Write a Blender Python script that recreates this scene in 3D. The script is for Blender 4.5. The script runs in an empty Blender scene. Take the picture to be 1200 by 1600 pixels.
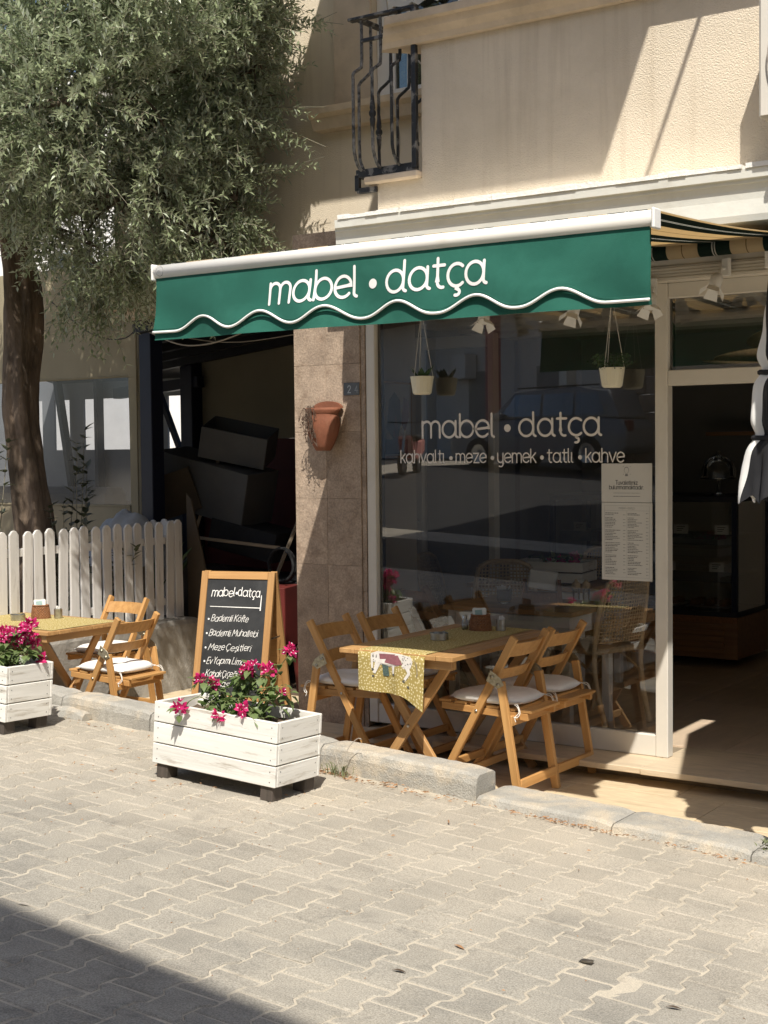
import bpy, bmesh, math, random
from mathutils import Vector, Matrix, noise
R = math.radians
rnd = random.Random(7)
sc = bpy.context.scene
COL = sc.collection

# ---------------------------------------------------------------- camera
CAM = Vector((2.919, -6.906, 1.75))
FPX = 2180.0
_th, _p, _r = R(34.5), (800 - 702) / FPX, -0.0107
F = Vector((-math.sin(_th) * math.cos(_p), math.cos(_th) * math.cos(_p), -math.sin(_p)))
R0 = Vector((math.cos(_th), math.sin(_th), 0)); U0 = R0.cross(F)
RX = R0 * math.cos(_r) + U0 * math.sin(_r); UX = U0 * math.cos(_r) - R0 * math.sin(_r)
cd = bpy.data.cameras.new('camera'); cam = bpy.data.objects.new('camera', cd); COL.objects.link(cam)
cd.sensor_fit = 'VERTICAL'; cd.sensor_height = 36; cd.lens = FPX / 1600 * 36
cd.clip_start = 0.05; cd.clip_end = 500
cam.matrix_world = Matrix(((RX.x, UX.x, -F.x, CAM.x), (RX.y, UX.y, -F.y, CAM.y), (RX.z, UX.z, -F.z, CAM.z), (0, 0, 0, 1)))
sc.camera = cam

# ---------------------------------------------------------------- world, sun, exposure
SUN = Vector((0.38, -0.58, 1.0)).normalized()
wd = bpy.data.worlds.new('World'); sc.world = wd; wd.use_nodes = True
wn = wd.node_tree; wn.nodes.clear()
sky = wn.nodes.new('ShaderNodeTexSky'); sky.sky_type = 'NISHITA'; sky.sun_disc = False
sky.sun_elevation = math.asin(SUN.z); sky.sun_rotation = math.atan2(SUN.x, SUN.y)
sky.dust_density = 2.0; sky.ozone_density = 0.6; sky.air_density = 0.8
bg = wn.nodes.new('ShaderNodeBackground'); bg.inputs['Strength'].default_value = 0.12
wo = wn.nodes.new('ShaderNodeOutputWorld')
wn.links.new(sky.outputs[0], bg.inputs[0]); wn.links.new(bg.outputs[0], wo.inputs[0])
sl = bpy.data.lights.new('sun', 'SUN'); sl.energy = 4.8; sl.angle = R(0.53); sl.color = (1.0, 0.95, 0.87)
so = bpy.data.objects.new('sun', sl); COL.objects.link(so); so.location = (6, -10, 20)
so.rotation_euler = SUN.to_track_quat('Z', 'Y').to_euler()
sc.view_settings.view_transform = 'Standard'; sc.view_settings.look = 'None'
sc.view_settings.exposure = 0.32; sc.view_settings.gamma = 1.0
try: sc.view_settings.use_curve_mapping = False
except Exception: pass
sc.render.engine = 'CYCLES'
sc.cycles.max_bounces = 8; sc.cycles.transparent_max_bounces = 16

# ---------------------------------------------------------------- helpers
def pixel(P):
    d = Vector(P) - CAM; z = d.dot(F)
    return (600 + FPX * d.dot(RX) / z, 800 - FPX * d.dot(UX) / z, z)

def street_z(x, y):
    z = .075 - .05 * max(-14, min(x, 6)) - .035 * (max(y, -8.0) + 1.3)
    if y < -9: z += min(.45, (-9 - y) * .045)
    return z

class MB:
    def __init__(s): s.v = []; s.f = []
    def add(s, vs, fs):
        o = len(s.v); s.v += [tuple(p) for p in vs]; s.f += [tuple(i + o for i in f) for f in fs]; return s
    def box(s, x0, x1, y0, y1, z0, z1, m=None):
        vs = [Vector((x, y, z)) for z in (z0, z1) for y in (y0, y1) for x in (x0, x1)]
        if m is not None: vs = [m @ v for v in vs]
        return s.add(vs, [(0, 2, 3, 1), (4, 5, 7, 6), (0, 1, 5, 4), (2, 6, 7, 3), (0, 4, 6, 2), (1, 3, 7, 5)])
    def tube(s, pts, rad, n=8, caps=True, tw=0):
        pts = [Vector(p) for p in pts]
        if not hasattr(rad, '__len__'): rad = [rad] * len(pts)
        ref = None; vs = []; fs = []
        for i, p in enumerate(pts):
            d = (pts[min(i + 1, len(pts) - 1)] - pts[max(i - 1, 0)])
            d = d.normalized() if d.length > 1e-9 else Vector((0, 0, 1))
            if ref is None: ref = Vector((0, 0, 1)) if abs(d.z) < .9 else Vector((1, 0, 0))
            a = (ref - d * ref.dot(d)).normalized(); b = d.cross(a); ref = a
            for k in range(n):
                t = 2 * math.pi * k / n + tw * i
                vs.append(p + (a * math.cos(t) + b * math.sin(t)) * rad[i])
        for i in range(len(pts) - 1):
            for k in range(n):
                k2 = (k + 1) % n
                fs.append((i * n + k, i * n + k2, (i + 1) * n + k2, (i + 1) * n + k))
        if caps:
            fs.append(tuple(range(n - 1, -1, -1))); fs.append(tuple((len(pts) - 1) * n + k for k in range(n)))
        return s.add(vs, fs)
    def lathe(s, prof, n=20, c=(0, 0, 0), cap=True, m=None):
        vs = []; fs = []
        for r, z in prof:
            for k in range(n):
                t = 2 * math.pi * k / n
                v = Vector((r * math.cos(t), r * math.sin(t), z))
                if m is not None: v = m @ v
                vs.append(v + Vector(c))
        for i in range(len(prof) - 1):
            for k in range(n):
                k2 = (k + 1) % n
                fs.append((i * n + k, i * n + k2, (i + 1) * n + k2, (i + 1) * n + k))
        if cap:
            fs.append(tuple(range(n - 1, -1, -1))); fs.append(tuple((len(prof) - 1) * n + k for k in range(n)))
        return s.add(vs, fs)
    def prism(s, poly, a0, a1, f):
        n = len(poly); vs = [f(u, v, a0) for u, v in poly] + [f(u, v, a1) for u, v in poly]
        fs = [tuple(range(n - 1, -1, -1)), tuple(range(n, 2 * n))]
        for k in range(n):
            k2 = (k + 1) % n; fs.append((k, k2, n + k2, n + k))
        return s.add(vs, fs)
    def grid(s, nu, nv, f):
        vs = [f(i / nu, j / nv) for j in range(nv + 1) for i in range(nu + 1)]
        fs = [(j * (nu + 1) + i, j * (nu + 1) + i + 1, (j + 1) * (nu + 1) + i + 1, (j + 1) * (nu + 1) + i) for j in range(nv) for i in range(nu)]
        return s.add(vs, fs)
    def build(s, name, mat, parent=None, smooth=False, bevel=0, fix=True, mw=None):
        me = bpy.data.meshes.new(name); me.from_pydata(s.v, [], s.f)
        if fix or bevel:
            bm = bmesh.new(); bm.from_mesh(me)
            if fix: bmesh.ops.recalc_face_normals(bm, faces=bm.faces)
            if bevel: bmesh.ops.bevel(bm, geom=[e for e in bm.edges if len(e.link_faces) == 2 and e.calc_face_angle(0) > .5], offset=bevel, segments=1, affect='EDGES')
            bm.to_mesh(me); bm.free()
        return mobj(name, me, mat, parent, smooth, mw)

def mobj(name, me, mat, parent=None, smooth=False, mw=None):
    if mat is not None and not me.materials: me.materials.append(mat)
    if smooth: me.shade_smooth()
    o = bpy.data.objects.new(name, me); COL.objects.link(o)
    if parent: o.parent = parent
    if mw is not None: o.matrix_local = mw
    return o

def tag(o, label, cat, group=None):
    o['label'] = label; o['category'] = cat
    if group: o['group'] = group
    return o
def struct(o): o['kind'] = 'structure'; return o
def stuff(o): o['kind'] = 'stuff'; return o
def thing(name, label, cat, loc=(0, 0, 0), rz=0, group=None, tilt=None):
    o = bpy.data.objects.new(name, None); COL.objects.link(o); o.empty_display_size = .1
    o.location = loc; o.rotation_euler = (tilt[0] if tilt else 0, tilt[1] if tilt else 0, rz)
    return tag(o, label, cat, group)
def copy_tree(o, parent=None):
    c = o.copy(); COL.objects.link(c)
    if parent: c.parent = parent
    for ch in list(o.children): copy_tree(ch, c)
    return c

_barcache = {}
def bar(name, p0, p1, w, t, mat, parent=None, up=(0, 0, 1), bevel=.0025):
    """a straight timber / metal member: its mesh runs along local X so that the grain follows it"""
    p0 = Vector(p0); p1 = Vector(p1); d = p1 - p0; L = d.length; x = d.normalized()
    up = Vector(up)
    if abs(x.dot(up.normalized())) > .98: up = Vector((1, 0, 0)) if abs(x.x) < .9 else Vector((0, 1, 0))
    y = up.cross(x).normalized(); z = x.cross(y)
    key = (round(L, 4), round(w, 4), round(t, 4), mat.name, bevel)
    m = Matrix(((x.x, y.x, z.x, p0.x), (x.y, y.y, z.y, p0.y), (x.z, y.z, z.z, p0.z), (0, 0, 0, 1)))
    if key in _barcache:
        return mobj(name, _barcache[key], None, parent, False, m)
    o = MB().box(0, L, -w / 2, w / 2, -t / 2, t / 2).build(name, mat, parent, bevel=bevel, mw=m)
    _barcache[key] = o.data
    return o

def smoothpts(pts, n=6):
    """Catmull-Rom"""
    P = [Vector(p) for p in pts]; out = []
    for i in range(len(P) - 1):
        a = P[max(i - 1, 0)]; b = P[i]; c = P[i + 1]; d = P[min(i + 2, len(P) - 1)]
        for k in range(n):
            t = k / n
            out.append(.5 * ((2 * b) + (c - a) * t + (2 * a - 5 * b + 4 * c - d) * t * t + (3 * b - a - 3 * c + d) * t ** 3))
    out.append(P[-1]); return out

# ---------------------------------------------------------------- materials
def newmat(name):
    m = bpy.data.materials.new(name); m.use_nodes = True; nt = m.node_tree; nt.nodes.clear()
    out = nt.nodes.new('ShaderNodeOutputMaterial'); return m, nt, out
def node(nt, t, **kw):
    n = nt.nodes.new(t)
    for k, v in kw.items():
        if k.startswith('_'): setattr(n, k[1:], v)
        else:
            key = k.replace('__', ' ')
            if key.isdigit(): key = int(key)
            if isinstance(v, bpy.types.NodeSocket): nt.links.new(v, n.inputs[key])
            else: n.inputs[key].default_value = v
    return n
def mixc(nt, f, a, b, mode='MIX'):
    n = nt.nodes.new('ShaderNodeMix'); n.data_type = 'RGBA'; n.blend_type = mode; n.clamp_factor = True
    for i, v in ((0, f), (6, a), (7, b)):
        if isinstance(v, bpy.types.NodeSocket): nt.links.new(v, n.inputs[i])
        elif i == 0: n.inputs[0].default_value = v
        else: n.inputs[i].default_value = (*v, 1) if len(v) == 3 else v
    return n.outputs[2]
def ramp(nt, fac, stops):
    n = nt.nodes.new('ShaderNodeValToRGB'); nt.links.new(fac, n.inputs[0]); e = n.color_ramp.elements
    while len(e) < len(stops): e.new(.5)
    for i, (p, c) in enumerate(stops):
        e[i].position = p; e[i].color = (*c, 1) if hasattr(c, '__len__') else (c, c, c, 1)
    return n.outputs[0]
def mul(c, k): return tuple(max(0, min(1, x * k)) for x in c)
def coords(nt, kind='Object', scale=(1, 1, 1), rnd_off=0):
    tc = nt.nodes.new('ShaderNodeTexCoord'); v = tc.outputs[kind]
    if rnd_off:
        oi = nt.nodes.new('ShaderNodeObjectInfo')
        a = nt.nodes.new('ShaderNodeVectorMath'); a.operation = 'ADD'
        b = nt.nodes.new('ShaderNodeVectorMath'); b.operation = 'SCALE'
        cb = nt.nodes.new('ShaderNodeCombineXYZ')
        for i in range(3): nt.links.new(oi.outputs['Random'], cb.inputs[i])
        nt.links.new(cb.outputs[0], b.inputs[0]); b.inputs['Scale'].default_value = rnd_off
        nt.links.new(v, a.inputs[0]); nt.links.new(b.outputs[0], a.inputs[1]); v = a.outputs[0]
    mp = nt.nodes.new('ShaderNodeMapping'); nt.links.new(v, mp.inputs[0]); mp.inputs['Scale'].default_value = scale
    return mp.outputs[0]
def nz(nt, vec, scale, detail=4, rough=.55, dist=0):
    return node(nt, 'ShaderNodeTexNoise', Vector=vec, Scale=scale, Detail=detail, Roughness=rough, Distortion=dist).outputs[0]
def bumpn(nt, h, strength, dist=.01):
    return node(nt, 'ShaderNodeBump', Height=h, Strength=strength, Distance=dist).outputs[0]

def M(name, base, rough=.6, var=.14, scale=6, bump=0, bscale=60, rv=0, metal=0, coord='Object', aniso=(1, 1, 1), spec=.4, stain=None, stain_scale=2.0, stain_lo=.5, stain_hi=.7, transl=0, sheen=0, speck=0, speck_scale=220, streak=None):
    m, nt, out = newmat(name)
    v = coords(nt, coord, aniso, 7 if rv else 0)
    n1 = nz(nt, v, scale, 5, .6)
    n1 = node(nt, 'ShaderNodeMapRange', **{'Value': n1, 'From__Min': .3, 'From__Max': .7}).outputs[0]
    c = mixc(nt, n1, mul(base, 1 - var), mul(base, 1 + var))
    if stain:
        n2 = nz(nt, v, stain_scale, 6, .65, .4)
        f = ramp(nt, n2, [(stain_lo, 0.0), (stain_hi, 1.0)])
        c = mixc(nt, f, c, stain)
    if streak:
        vs_ = coords(nt, 'Object', (7, 7, .35)); n4 = nz(nt, vs_, 1.0, 5, .65, .3)
        c = mixc(nt, ramp(nt, n4, [(.50, 0.0), (.74, .75)]), c, streak)
    if speck:
        n3 = nz(nt, v, speck_scale, 2, .6)
        f = ramp(nt, n3, [(.35, 1 - speck), (.65, 1 + 0.0)])
        c = mixc(nt, 1.0, c, f, 'MULTIPLY')
    if rv:
        oi = nt.nodes.new('ShaderNodeObjectInfo')
        mr = node(nt, 'ShaderNodeMapRange', **{'Value': oi.outputs['Random'], 'To__Min': 1 - rv, 'To__Max': 1 + rv}).outputs[0]
        cb = nt.nodes.new('ShaderNodeCombineXYZ')
        for i in range(3): nt.links.new(mr, cb.inputs[i])
        c = mixc(nt, 1.0, c, cb.outputs[0], 'MULTIPLY')
    b = node(nt, 'ShaderNodeBsdfPrincipled', Base__Color=c, Roughness=rough, Metallic=metal)
    b.inputs['Specular IOR Level'].default_value = spec
    if bump:
        h = nz(nt, v, bscale, 5, .6)
        nt.links.new(bumpn(nt, h, bump), b.inputs['Normal'])
    sh = b.outputs[0]
    if transl:
        tr = node(nt, 'ShaderNodeBsdfTranslucent', Color=c)
        mx = node(nt, 'ShaderNodeMixShader', **{'0': transl, '1': sh, '2': tr.outputs[0]}); sh = mx.outputs[0]
    nt.links.new(sh, out.inputs[0]); return m

def wood(name, a, b, rough=.5, rv=.14, grain=34, bump=.12, worn=None, wlo=.6, whi=.75, var2=.25):
    m, nt, out = newmat(name)
    v = coords(nt, 'Object', (1.6, grain, grain), 9)
    n1 = nz(nt, v, 1.0, 6, .62, .35)
    v2 = coords(nt, 'Object', (2.0, 6, 6), 5)
    n2 = nz(nt, v2, 1.0, 3, .5)
    c = mixc(nt, ramp(nt, n1, [(.32, 0.0), (.68, 1.0)]), a, b)
    c = mixc(nt, ramp(nt, n2, [(.3, 0.0), (.75, var2)]), c, mul(a, .6))
    if worn:
        v3 = coords(nt, 'Object', (3, 26, 26), 11)
        n3 = nz(nt, v3, 1.0, 7, .7, .2)
        c = mixc(nt, ramp(nt, n3, [(wlo, 0.0), (whi, 1.0)]), c, worn)
    oi = nt.nodes.new('ShaderNodeObjectInfo')
    mr = node(nt, 'ShaderNodeMapRange', **{'Value': oi.outputs['Random'], 'To__Min': 1 - rv, 'To__Max': 1 + rv}).outputs[0]
    cb = nt.nodes.new('ShaderNodeCombineXYZ')
    for i in range(3): nt.links.new(mr, cb.inputs[i])
    c = mixc(nt, 1.0, c, cb.outputs[0], 'MULTIPLY')
    bs = node(nt, 'ShaderNodeBsdfPrincipled', Base__Color=c, Roughness=rough)
    bs.inputs['Specular IOR Level'].default_value = .35
    nt.links.new(bumpn(nt, n1, bump, .004), bs.inputs['Normal'])
    nt.links.new(bs.outputs[0], out.inputs[0]); return m

def glass(name, tint=(.9, .93, .92), refl=1.9, rough=0.0, dirt_veil=.0):
    m, nt, out = newmat(name)
    fr = node(nt, 'ShaderNodeFresnel', IOR=1.5)
    k = node(nt, 'ShaderNodeMath', **{'_operation': 'MULTIPLY', '0': fr.outputs[0], '1': refl}); k.use_clamp = True
    t = node(nt, 'ShaderNodeBsdfTransparent', Color=(*tint, 1))
    g = node(nt, 'ShaderNodeBsdfGlossy', Color=(1, 1, 1, 1), Roughness=rough)
    mx = node(nt, 'ShaderNodeMixShader', **{'0': k.outputs[0], '1': t.outputs[0], '2': g.outputs[0]})
    sh = mx.outputs[0]
    if dirt_veil:
        d = node(nt, 'ShaderNodeBsdfDiffuse', Color=(.6, .58, .52, 1))
        tr = node(nt, 'ShaderNodeBsdfTranslucent', Color=(.6, .58, .52, 1))
        dd = node(nt, 'ShaderNodeMixShader', **{'0': .5, '1': d.outputs[0], '2': tr.outputs[0]})
        v = coords(nt, 'Object'); n = nz(nt, v, 3, 5, .6)
        f = node(nt, 'ShaderNodeMapRange', **{'Value': n, 'From__Min': .3, 'From__Max': .7, 'To__Min': dirt_veil * .4, 'To__Max': dirt_veil * 1.4}).outputs[0]
        mx = node(nt, 'ShaderNodeMixShader', **{'0': f, '1': sh, '2': dd.outputs[0]}); sh = mx.outputs[0]
    nt.links.new(sh, out.inputs[0]); return m
mt = {}
mt['stucco'] = M('stucco', (.75, .65, .50), .9, .07, 1.6, .55, 130, streak=(.56, .46, .33), stain=(.60, .51, .38), stain_scale=.8, stain_lo=.5, stain_hi=.85)
mt['stucco_bay'] = M('stucco_bay', (.75, .65, .505), .9, .07, 1.6, .8, 130, streak=(.55, .455, .33), stain=(.60, .515, .385), stain_scale=.9, stain_lo=.5, stain_hi=.85)
mt['trim_stone'] = M('trim_stone', (.66, .54, .40), .85, .12, 5, .25, 60, stain=(.45, .36, .25), stain_scale=3, stain_lo=.5, stain_hi=.8)
mt['cornice_paint'] = M('cornice_paint', (.78, .775, .70), .7, .06, 4, .12, 30, stain=(.64, .62, .53), stain_scale=2.5, stain_lo=.55, stain_hi=.8)
mt['cornice_top'] = M('cornice_top', (.86, .84, .78), .8, .06, 8, .5, 50)
mt['frame_white'] = M('frame_white', (.68, .64, .56), .45, .05, 3, .03, 40, stain=(.55, .50, .41), stain_scale=2, stain_lo=.55, stain_hi=.8)
mt['white_paint'] = M('white_paint', (.80, .78, .73), .5, .05, 5)
mt['bar_white'] = M('bar_white', (.82, .79, .72), .42, .04, 3, stain=(.68, .63, .54), stain_scale=3, stain_lo=.6, stain_hi=.8)
mt['plastic_white'] = M('plastic_white', (.80, .79, .75), .4, .03, 5)
mt['cream_pot'] = M('cream_pot', (.78, .74, .58), .45, .04, 4)
mt['black_iron'] = M('black_iron', (.022, .022, .022), .45, .3, 30, .3, 90, stain=(.20, .19, .17), stain_scale=14, stain_lo=.55, stain_hi=.62)
mt['iron_worn'] = M('iron_worn', (.17, .165, .155), .6, .5, 40, .3, 90, stain=(.03, .03, .03), stain_scale=30, stain_lo=.48, stain_hi=.6)
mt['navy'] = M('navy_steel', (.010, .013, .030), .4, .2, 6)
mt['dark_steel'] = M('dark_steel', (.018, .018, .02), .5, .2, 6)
mt['metal'] = M('metal', (.55, .54, .50), .35, .2, 60, metal=1, rv=.1)
mt['brass'] = M('hinge_metal', (.42, .38, .28), .42, .3, 60, metal=.9)
mt['wood'] = wood('chair_wood', (.60, .34, .125), (.44, .22, .070))
mt['wood_table'] = wood('table_wood', (.54, .32, .13), (.38, .20, .075), .5)
mt['wood_board'] = wood('board_wood', (.52, .30, .12), (.38, .20, .075))
mt['wood_white'] = wood('whitewashed_wood', (.83, .81, .75), (.74, .72, .65), .75, .07, 30, .6, (.47, .43, .36), .555, .68, .30)
mt['picket'] = wood('picket_paint', (.72, .70, .66), (.62, .595, .55), .75, .09, 26, .35, (.34, .31, .27), .56, .74, .25)
mt['foot_wood'] = wood('dark_foot_wood', (.10, .08, .065), (.06, .05, .04), .8)
mt['wood_dark'] = wood('dark_panel_wood', (.36, .19, .09), (.24, .12, .06), .45)
mt['cushion'] = M('cushion_cotton', (.80, .77, .72), .9, .05, 9, .25, 300, rv=.03)
mt['tie'] = M('cotton_tie', (.80, .77, .70), .9, .05, 40)
mt['terracotta'] = M('terracotta', (.23, .085, .045), .8, .18, 9, .2, 80, stain=(.28, .13, .075), stain_scale=6)
mt['soil'] = M('soil', (.10, .07, .045), .95, .4, 20, .8, 60)
mt['kerb'] = M('kerb_concrete', (.43, .41, .36), .95, .15, 6, .7, 110, stain=(.60, .52, .40), stain_scale=3.6, stain_lo=.46, stain_hi=.60, speck=.3)
mt['sand'] = M('joint_sand', (.58, .515, .405), .98, .15, 7, .6, 240, stain=(.30, .26, .20), stain_scale=5, stain_lo=.56, stain_hi=.72, speck=.25)
mt['tile'] = M('terrace_tile', (.62, .50, .33), .5, .12, 5, .05, 40, rv=.05, aniso=(3, 14, 3), stain=(.50, .39, .25), stain_scale=1.2)
mt['grout'] = M('grout', (.24, .19, .13), .9, .2, 9)
mt['threshold'] = M('threshold_marble', (.58, .47, .33), .55, .16, 4, .1, 50, aniso=(1, 5, 5), stain=(.36, .27, .17), stain_scale=4, stain_lo=.55, stain_hi=.8)
mt['trav'] = M('travertine', (.45, .345, .255), .75, .22, 9, .4, 60, rv=.07, stain=(.30, .215, .15), stain_scale=7, stain_lo=.5, stain_hi=.72, speck=.3, speck_scale=90)
mt['int_floor'] = M('interior_floor_tile', (.60, .47, .34), .3, .12, 3, .02, 30, aniso=(6, 1, 1), rv=.05)
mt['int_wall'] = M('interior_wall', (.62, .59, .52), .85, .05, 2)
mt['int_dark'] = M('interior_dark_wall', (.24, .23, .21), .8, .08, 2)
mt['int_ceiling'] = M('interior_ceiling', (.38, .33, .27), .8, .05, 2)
mt['print_white'] = M('print_white', (.84, .83, .79), .6, .02, 5)
mt['print_glass'] = M('vinyl_letter', (.80, .75, .68), .6, .02, 5)
mt['print_dark'] = M('print_dark', (.09, .09, .085), .7, .02, 5)
mt['print_grey'] = M('print_grey', (.25, .25, .24), .7, .02, 5)
mt['paper'] = M('paper', (.62, .60, .545), .7, .03, 3)
mt['chalk'] = M('chalk', (.82, .81, .77), .95, .15, 90)
mt['blackboard'] = M('blackboard', (.020, .021, .022), .62, .3, 5, stain=(.055, .056, .056), stain_scale=3, stain_lo=.45, stain_hi=.75)
mt['plate'] = M('enamel_plate', (.11, .12, .128), .35, .2, 9)
mt['rattan'] = M('rattan_weave', (.56, .43, .27), .7, .2, 50, .5, 160)
mt['rattan_frame'] = wood('rattan_frame', (.60, .45, .27), (.48, .34, .19))
mt['basket'] = M('basket_weave', (.30, .135, .06), .7, .3, 60, .9, 120)
mt['clear'] = glass('clear_glass', (.95, .96, .95), 1.5)
mt['pane'] = glass('shop_window_glass', (.90, .91, .88), 4.0, 0, .030)  # dirt raised to a pale veil, painted in to brighten the dark glass
mt['win_dark'] = glass('window_glass', (.5, .52, .5), 2.0)
mt['pvc'] = glass('pvc_window_film', (.50, .52, .56), 2.0, .10, .05)
mt['tarp'] = M('tarp_canvas', (.37, .315, .205), .75, .08, 2, .1, 30, transl=.08)
mt['cable'] = M('cable_grey', (.42, .38, .32), .6, .1, 9)
mt['cable_dark'] = M('cable_dark', (.05, .045, .04), .6, .1, 9)
mt['junk_grey'] = M('junk_grey', (.10, .10, .097), .7, .15, 3); mt['junk_card'] = M('junk_card', (.09, .068, .045), .9, .15, 4)
mt['rubber'] = M('rubber', (.02, .02, .02), .8, .2, 9)
mt['salt'] = M('salt', (.85, .85, .83), .9, .03, 9)
mt['cardboard'] = M('cardboard', (.33, .26, .18), .9, .15, 4)
mt['grey_panel'] = M('grey_panel', (.30, .30, .29), .6, .1, 3)
mt['grey_cloth'] = M('grey_cover', (.40, .41, .42), .7, .25, 5, .3, 30)
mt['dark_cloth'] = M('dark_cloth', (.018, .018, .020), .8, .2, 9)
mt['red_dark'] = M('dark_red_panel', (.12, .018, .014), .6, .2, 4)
mt['pink'] = M('pink_paint', (.55, .22, .19), .8, .1, 4)
mt['dark_asphalt'] = M('dark_asphalt', (.045, .044, .042), .95, .2, 3, .4, 120)
mt['bark'] = M('olive_bark', (.15, .11, .078), .95, .45, 9, 1.6, 26, aniso=(1, 1, .28), stain=(.06, .045, .03), stain_scale=6, stain_lo=.48, stain_hi=.66)
mt['twig'] = M('olive_twig', (.24, .22, .16), .9, .2, 20)
mt['green_stem'] = M('green_stem', (.16, .19, .07), .7, .2, 20)
mt['dry'] = M('dry_litter', (.36, .20, .10), .9, .4, 30)
mt['weed'] = M('weed_green', (.17, .19, .09), .8, .3, 30, transl=.2)

def leafmat(name, front, back, transl=.25, rough=.5, var=.35):
    m, nt, out = newmat(name)
    g = nt.nodes.new('ShaderNodeNewGeometry')
    v = coords(nt, 'Object'); n = nz(nt, v, 9, 2)
    n = node(nt, 'ShaderNodeMapRange', **{'Value': n, 'From__Min': .3, 'From__Max': .7}).outputs[0]
    cf = mixc(nt, n, mul(front, 1 - var), mul(front, 1 + var))
    at = nt.nodes.new('ShaderNodeMath'); at.operation = 'FRACT'
    c = mixc(nt, g.outputs['Backfacing'], cf, back)
    b = node(nt, 'ShaderNodeBsdfPrincipled', Base__Color=c, Roughness=rough)
    t = node(nt, 'ShaderNodeBsdfTranslucent', Color=mixc(nt, .5, cf, mul(front, 1.8)))
    mx = node(nt, 'ShaderNodeMixShader', **{'0': transl, '1': b.outputs[0], '2': t.outputs[0]})
    nt.links.new(mx.outputs[0], out.inputs[0]); return m
mt['olive_leaf'] = leafmat('olive_leaf', (.27, .315, .18), (.48, .52, .40), .32, .36)
mt['boug_leaf'] = leafmat('bougainvillea_leaf', (.085, .15, .035), (.16, .22, .08), .3, .45)
mt['bract'] = leafmat('bougainvillea_bract', (.66, .022, .17), (.60, .04, .20), .35, .55, .3)
mt['sapling_leaf'] = leafmat('sapling_leaf', (.07, .085, .045), (.12, .13, .08), .15, .4)
mt['succulent'] = leafmat('succulent_leaf', (.05, .10, .04), (.05, .10, .04), .1, .4)

# paver: concrete, each one a little different, dusted with sand towards the kerb
def paver_mat():
    m, nt, out = newmat('paver_concrete')
    v = coords(nt, 'Object', (1, 1, 1), 13); tc = nt.nodes.new('ShaderNodeNewGeometry').outputs['Position']
    n1 = nz(nt, v, 9, 5, .6); n2 = nz(nt, v, 190, 2, .6); nb = nz(nt, tc, 1.1, 5, .6, .6); nf = nz(nt, tc, 5.0, 5, .7, .5)
    c = mixc(nt, ramp(nt, n1, [(.3, 0.0), (.7, 1.0)]), (.290, .272, .232), (.365, .340, .288))
    c = mixc(nt, ramp(nt, nb, [(.36, 0.0), (.62, .85)]), c, (.45, .41, .335))
    ns_ = nz(nt, node(nt, 'ShaderNodeMapping', Vector=tc, Scale=(.55, 2.6, 1), Rotation=(0, 0, .25)).outputs[0], 1.3, 5, .6, .8)
    c = mixc(nt, ramp(nt, ns_, [(.56, 0.0), (.68, .45)]), c, (.20, .185, .155))
    c = mixc(nt, ramp(nt, nf, [(.58, 0.0), (.70, .55)]), c, (.19, .18, .158))
    sp = nt.nodes.new('ShaderNodeSeparateXYZ'); nt.links.new(tc, sp.inputs[0])
    d = node(nt, 'ShaderNodeMapRange', **{'Value': sp.outputs[1], 'From__Min': -3.2, 'From__Max': -1.7, 'To__Min': 0.0, 'To__Max': .75}).outputs[0]
    k = node(nt, 'ShaderNodeMath', **{'_operation': 'MULTIPLY', '0': d, '1': ramp(nt, nz(nt, tc, 2.3, 4, .6), [(.3, .35), (.6, 1.0)])})
    c = mixc(nt, k.outputs[0], c, (.53, .468, .372))
    c = mixc(nt, 1.0, c, ramp(nt, n2, [(.33, .62), (.66, 1.08)]), 'MULTIPLY')
    oi = nt.nodes.new('ShaderNodeObjectInfo')
    mr = node(nt, 'ShaderNodeMapRange', **{'Value': oi.outputs['Random'], 'To__Min': .93, 'To__Max': 1.06}).outputs[0]
    cb = nt.nodes.new('ShaderNodeCombineXYZ')
    for i in range(3): nt.links.new(mr, cb.inputs[i])
    c = mixc(nt, 1.0, c, cb.outputs[0], 'MULTIPLY')
    b = node(nt, 'ShaderNodeBsdfPrincipled', Base__Color=c, Roughness=.93)
    b.inputs['Specular IOR Level'].default_value = .2
    nt.links.new(bumpn(nt, nz(nt, v, 130, 4, .7), .55, .006), b.inputs['Normal'])
    nt.links.new(b.outputs[0], out.inputs[0]); return m
mt['paver'] = paver_mat()

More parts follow.
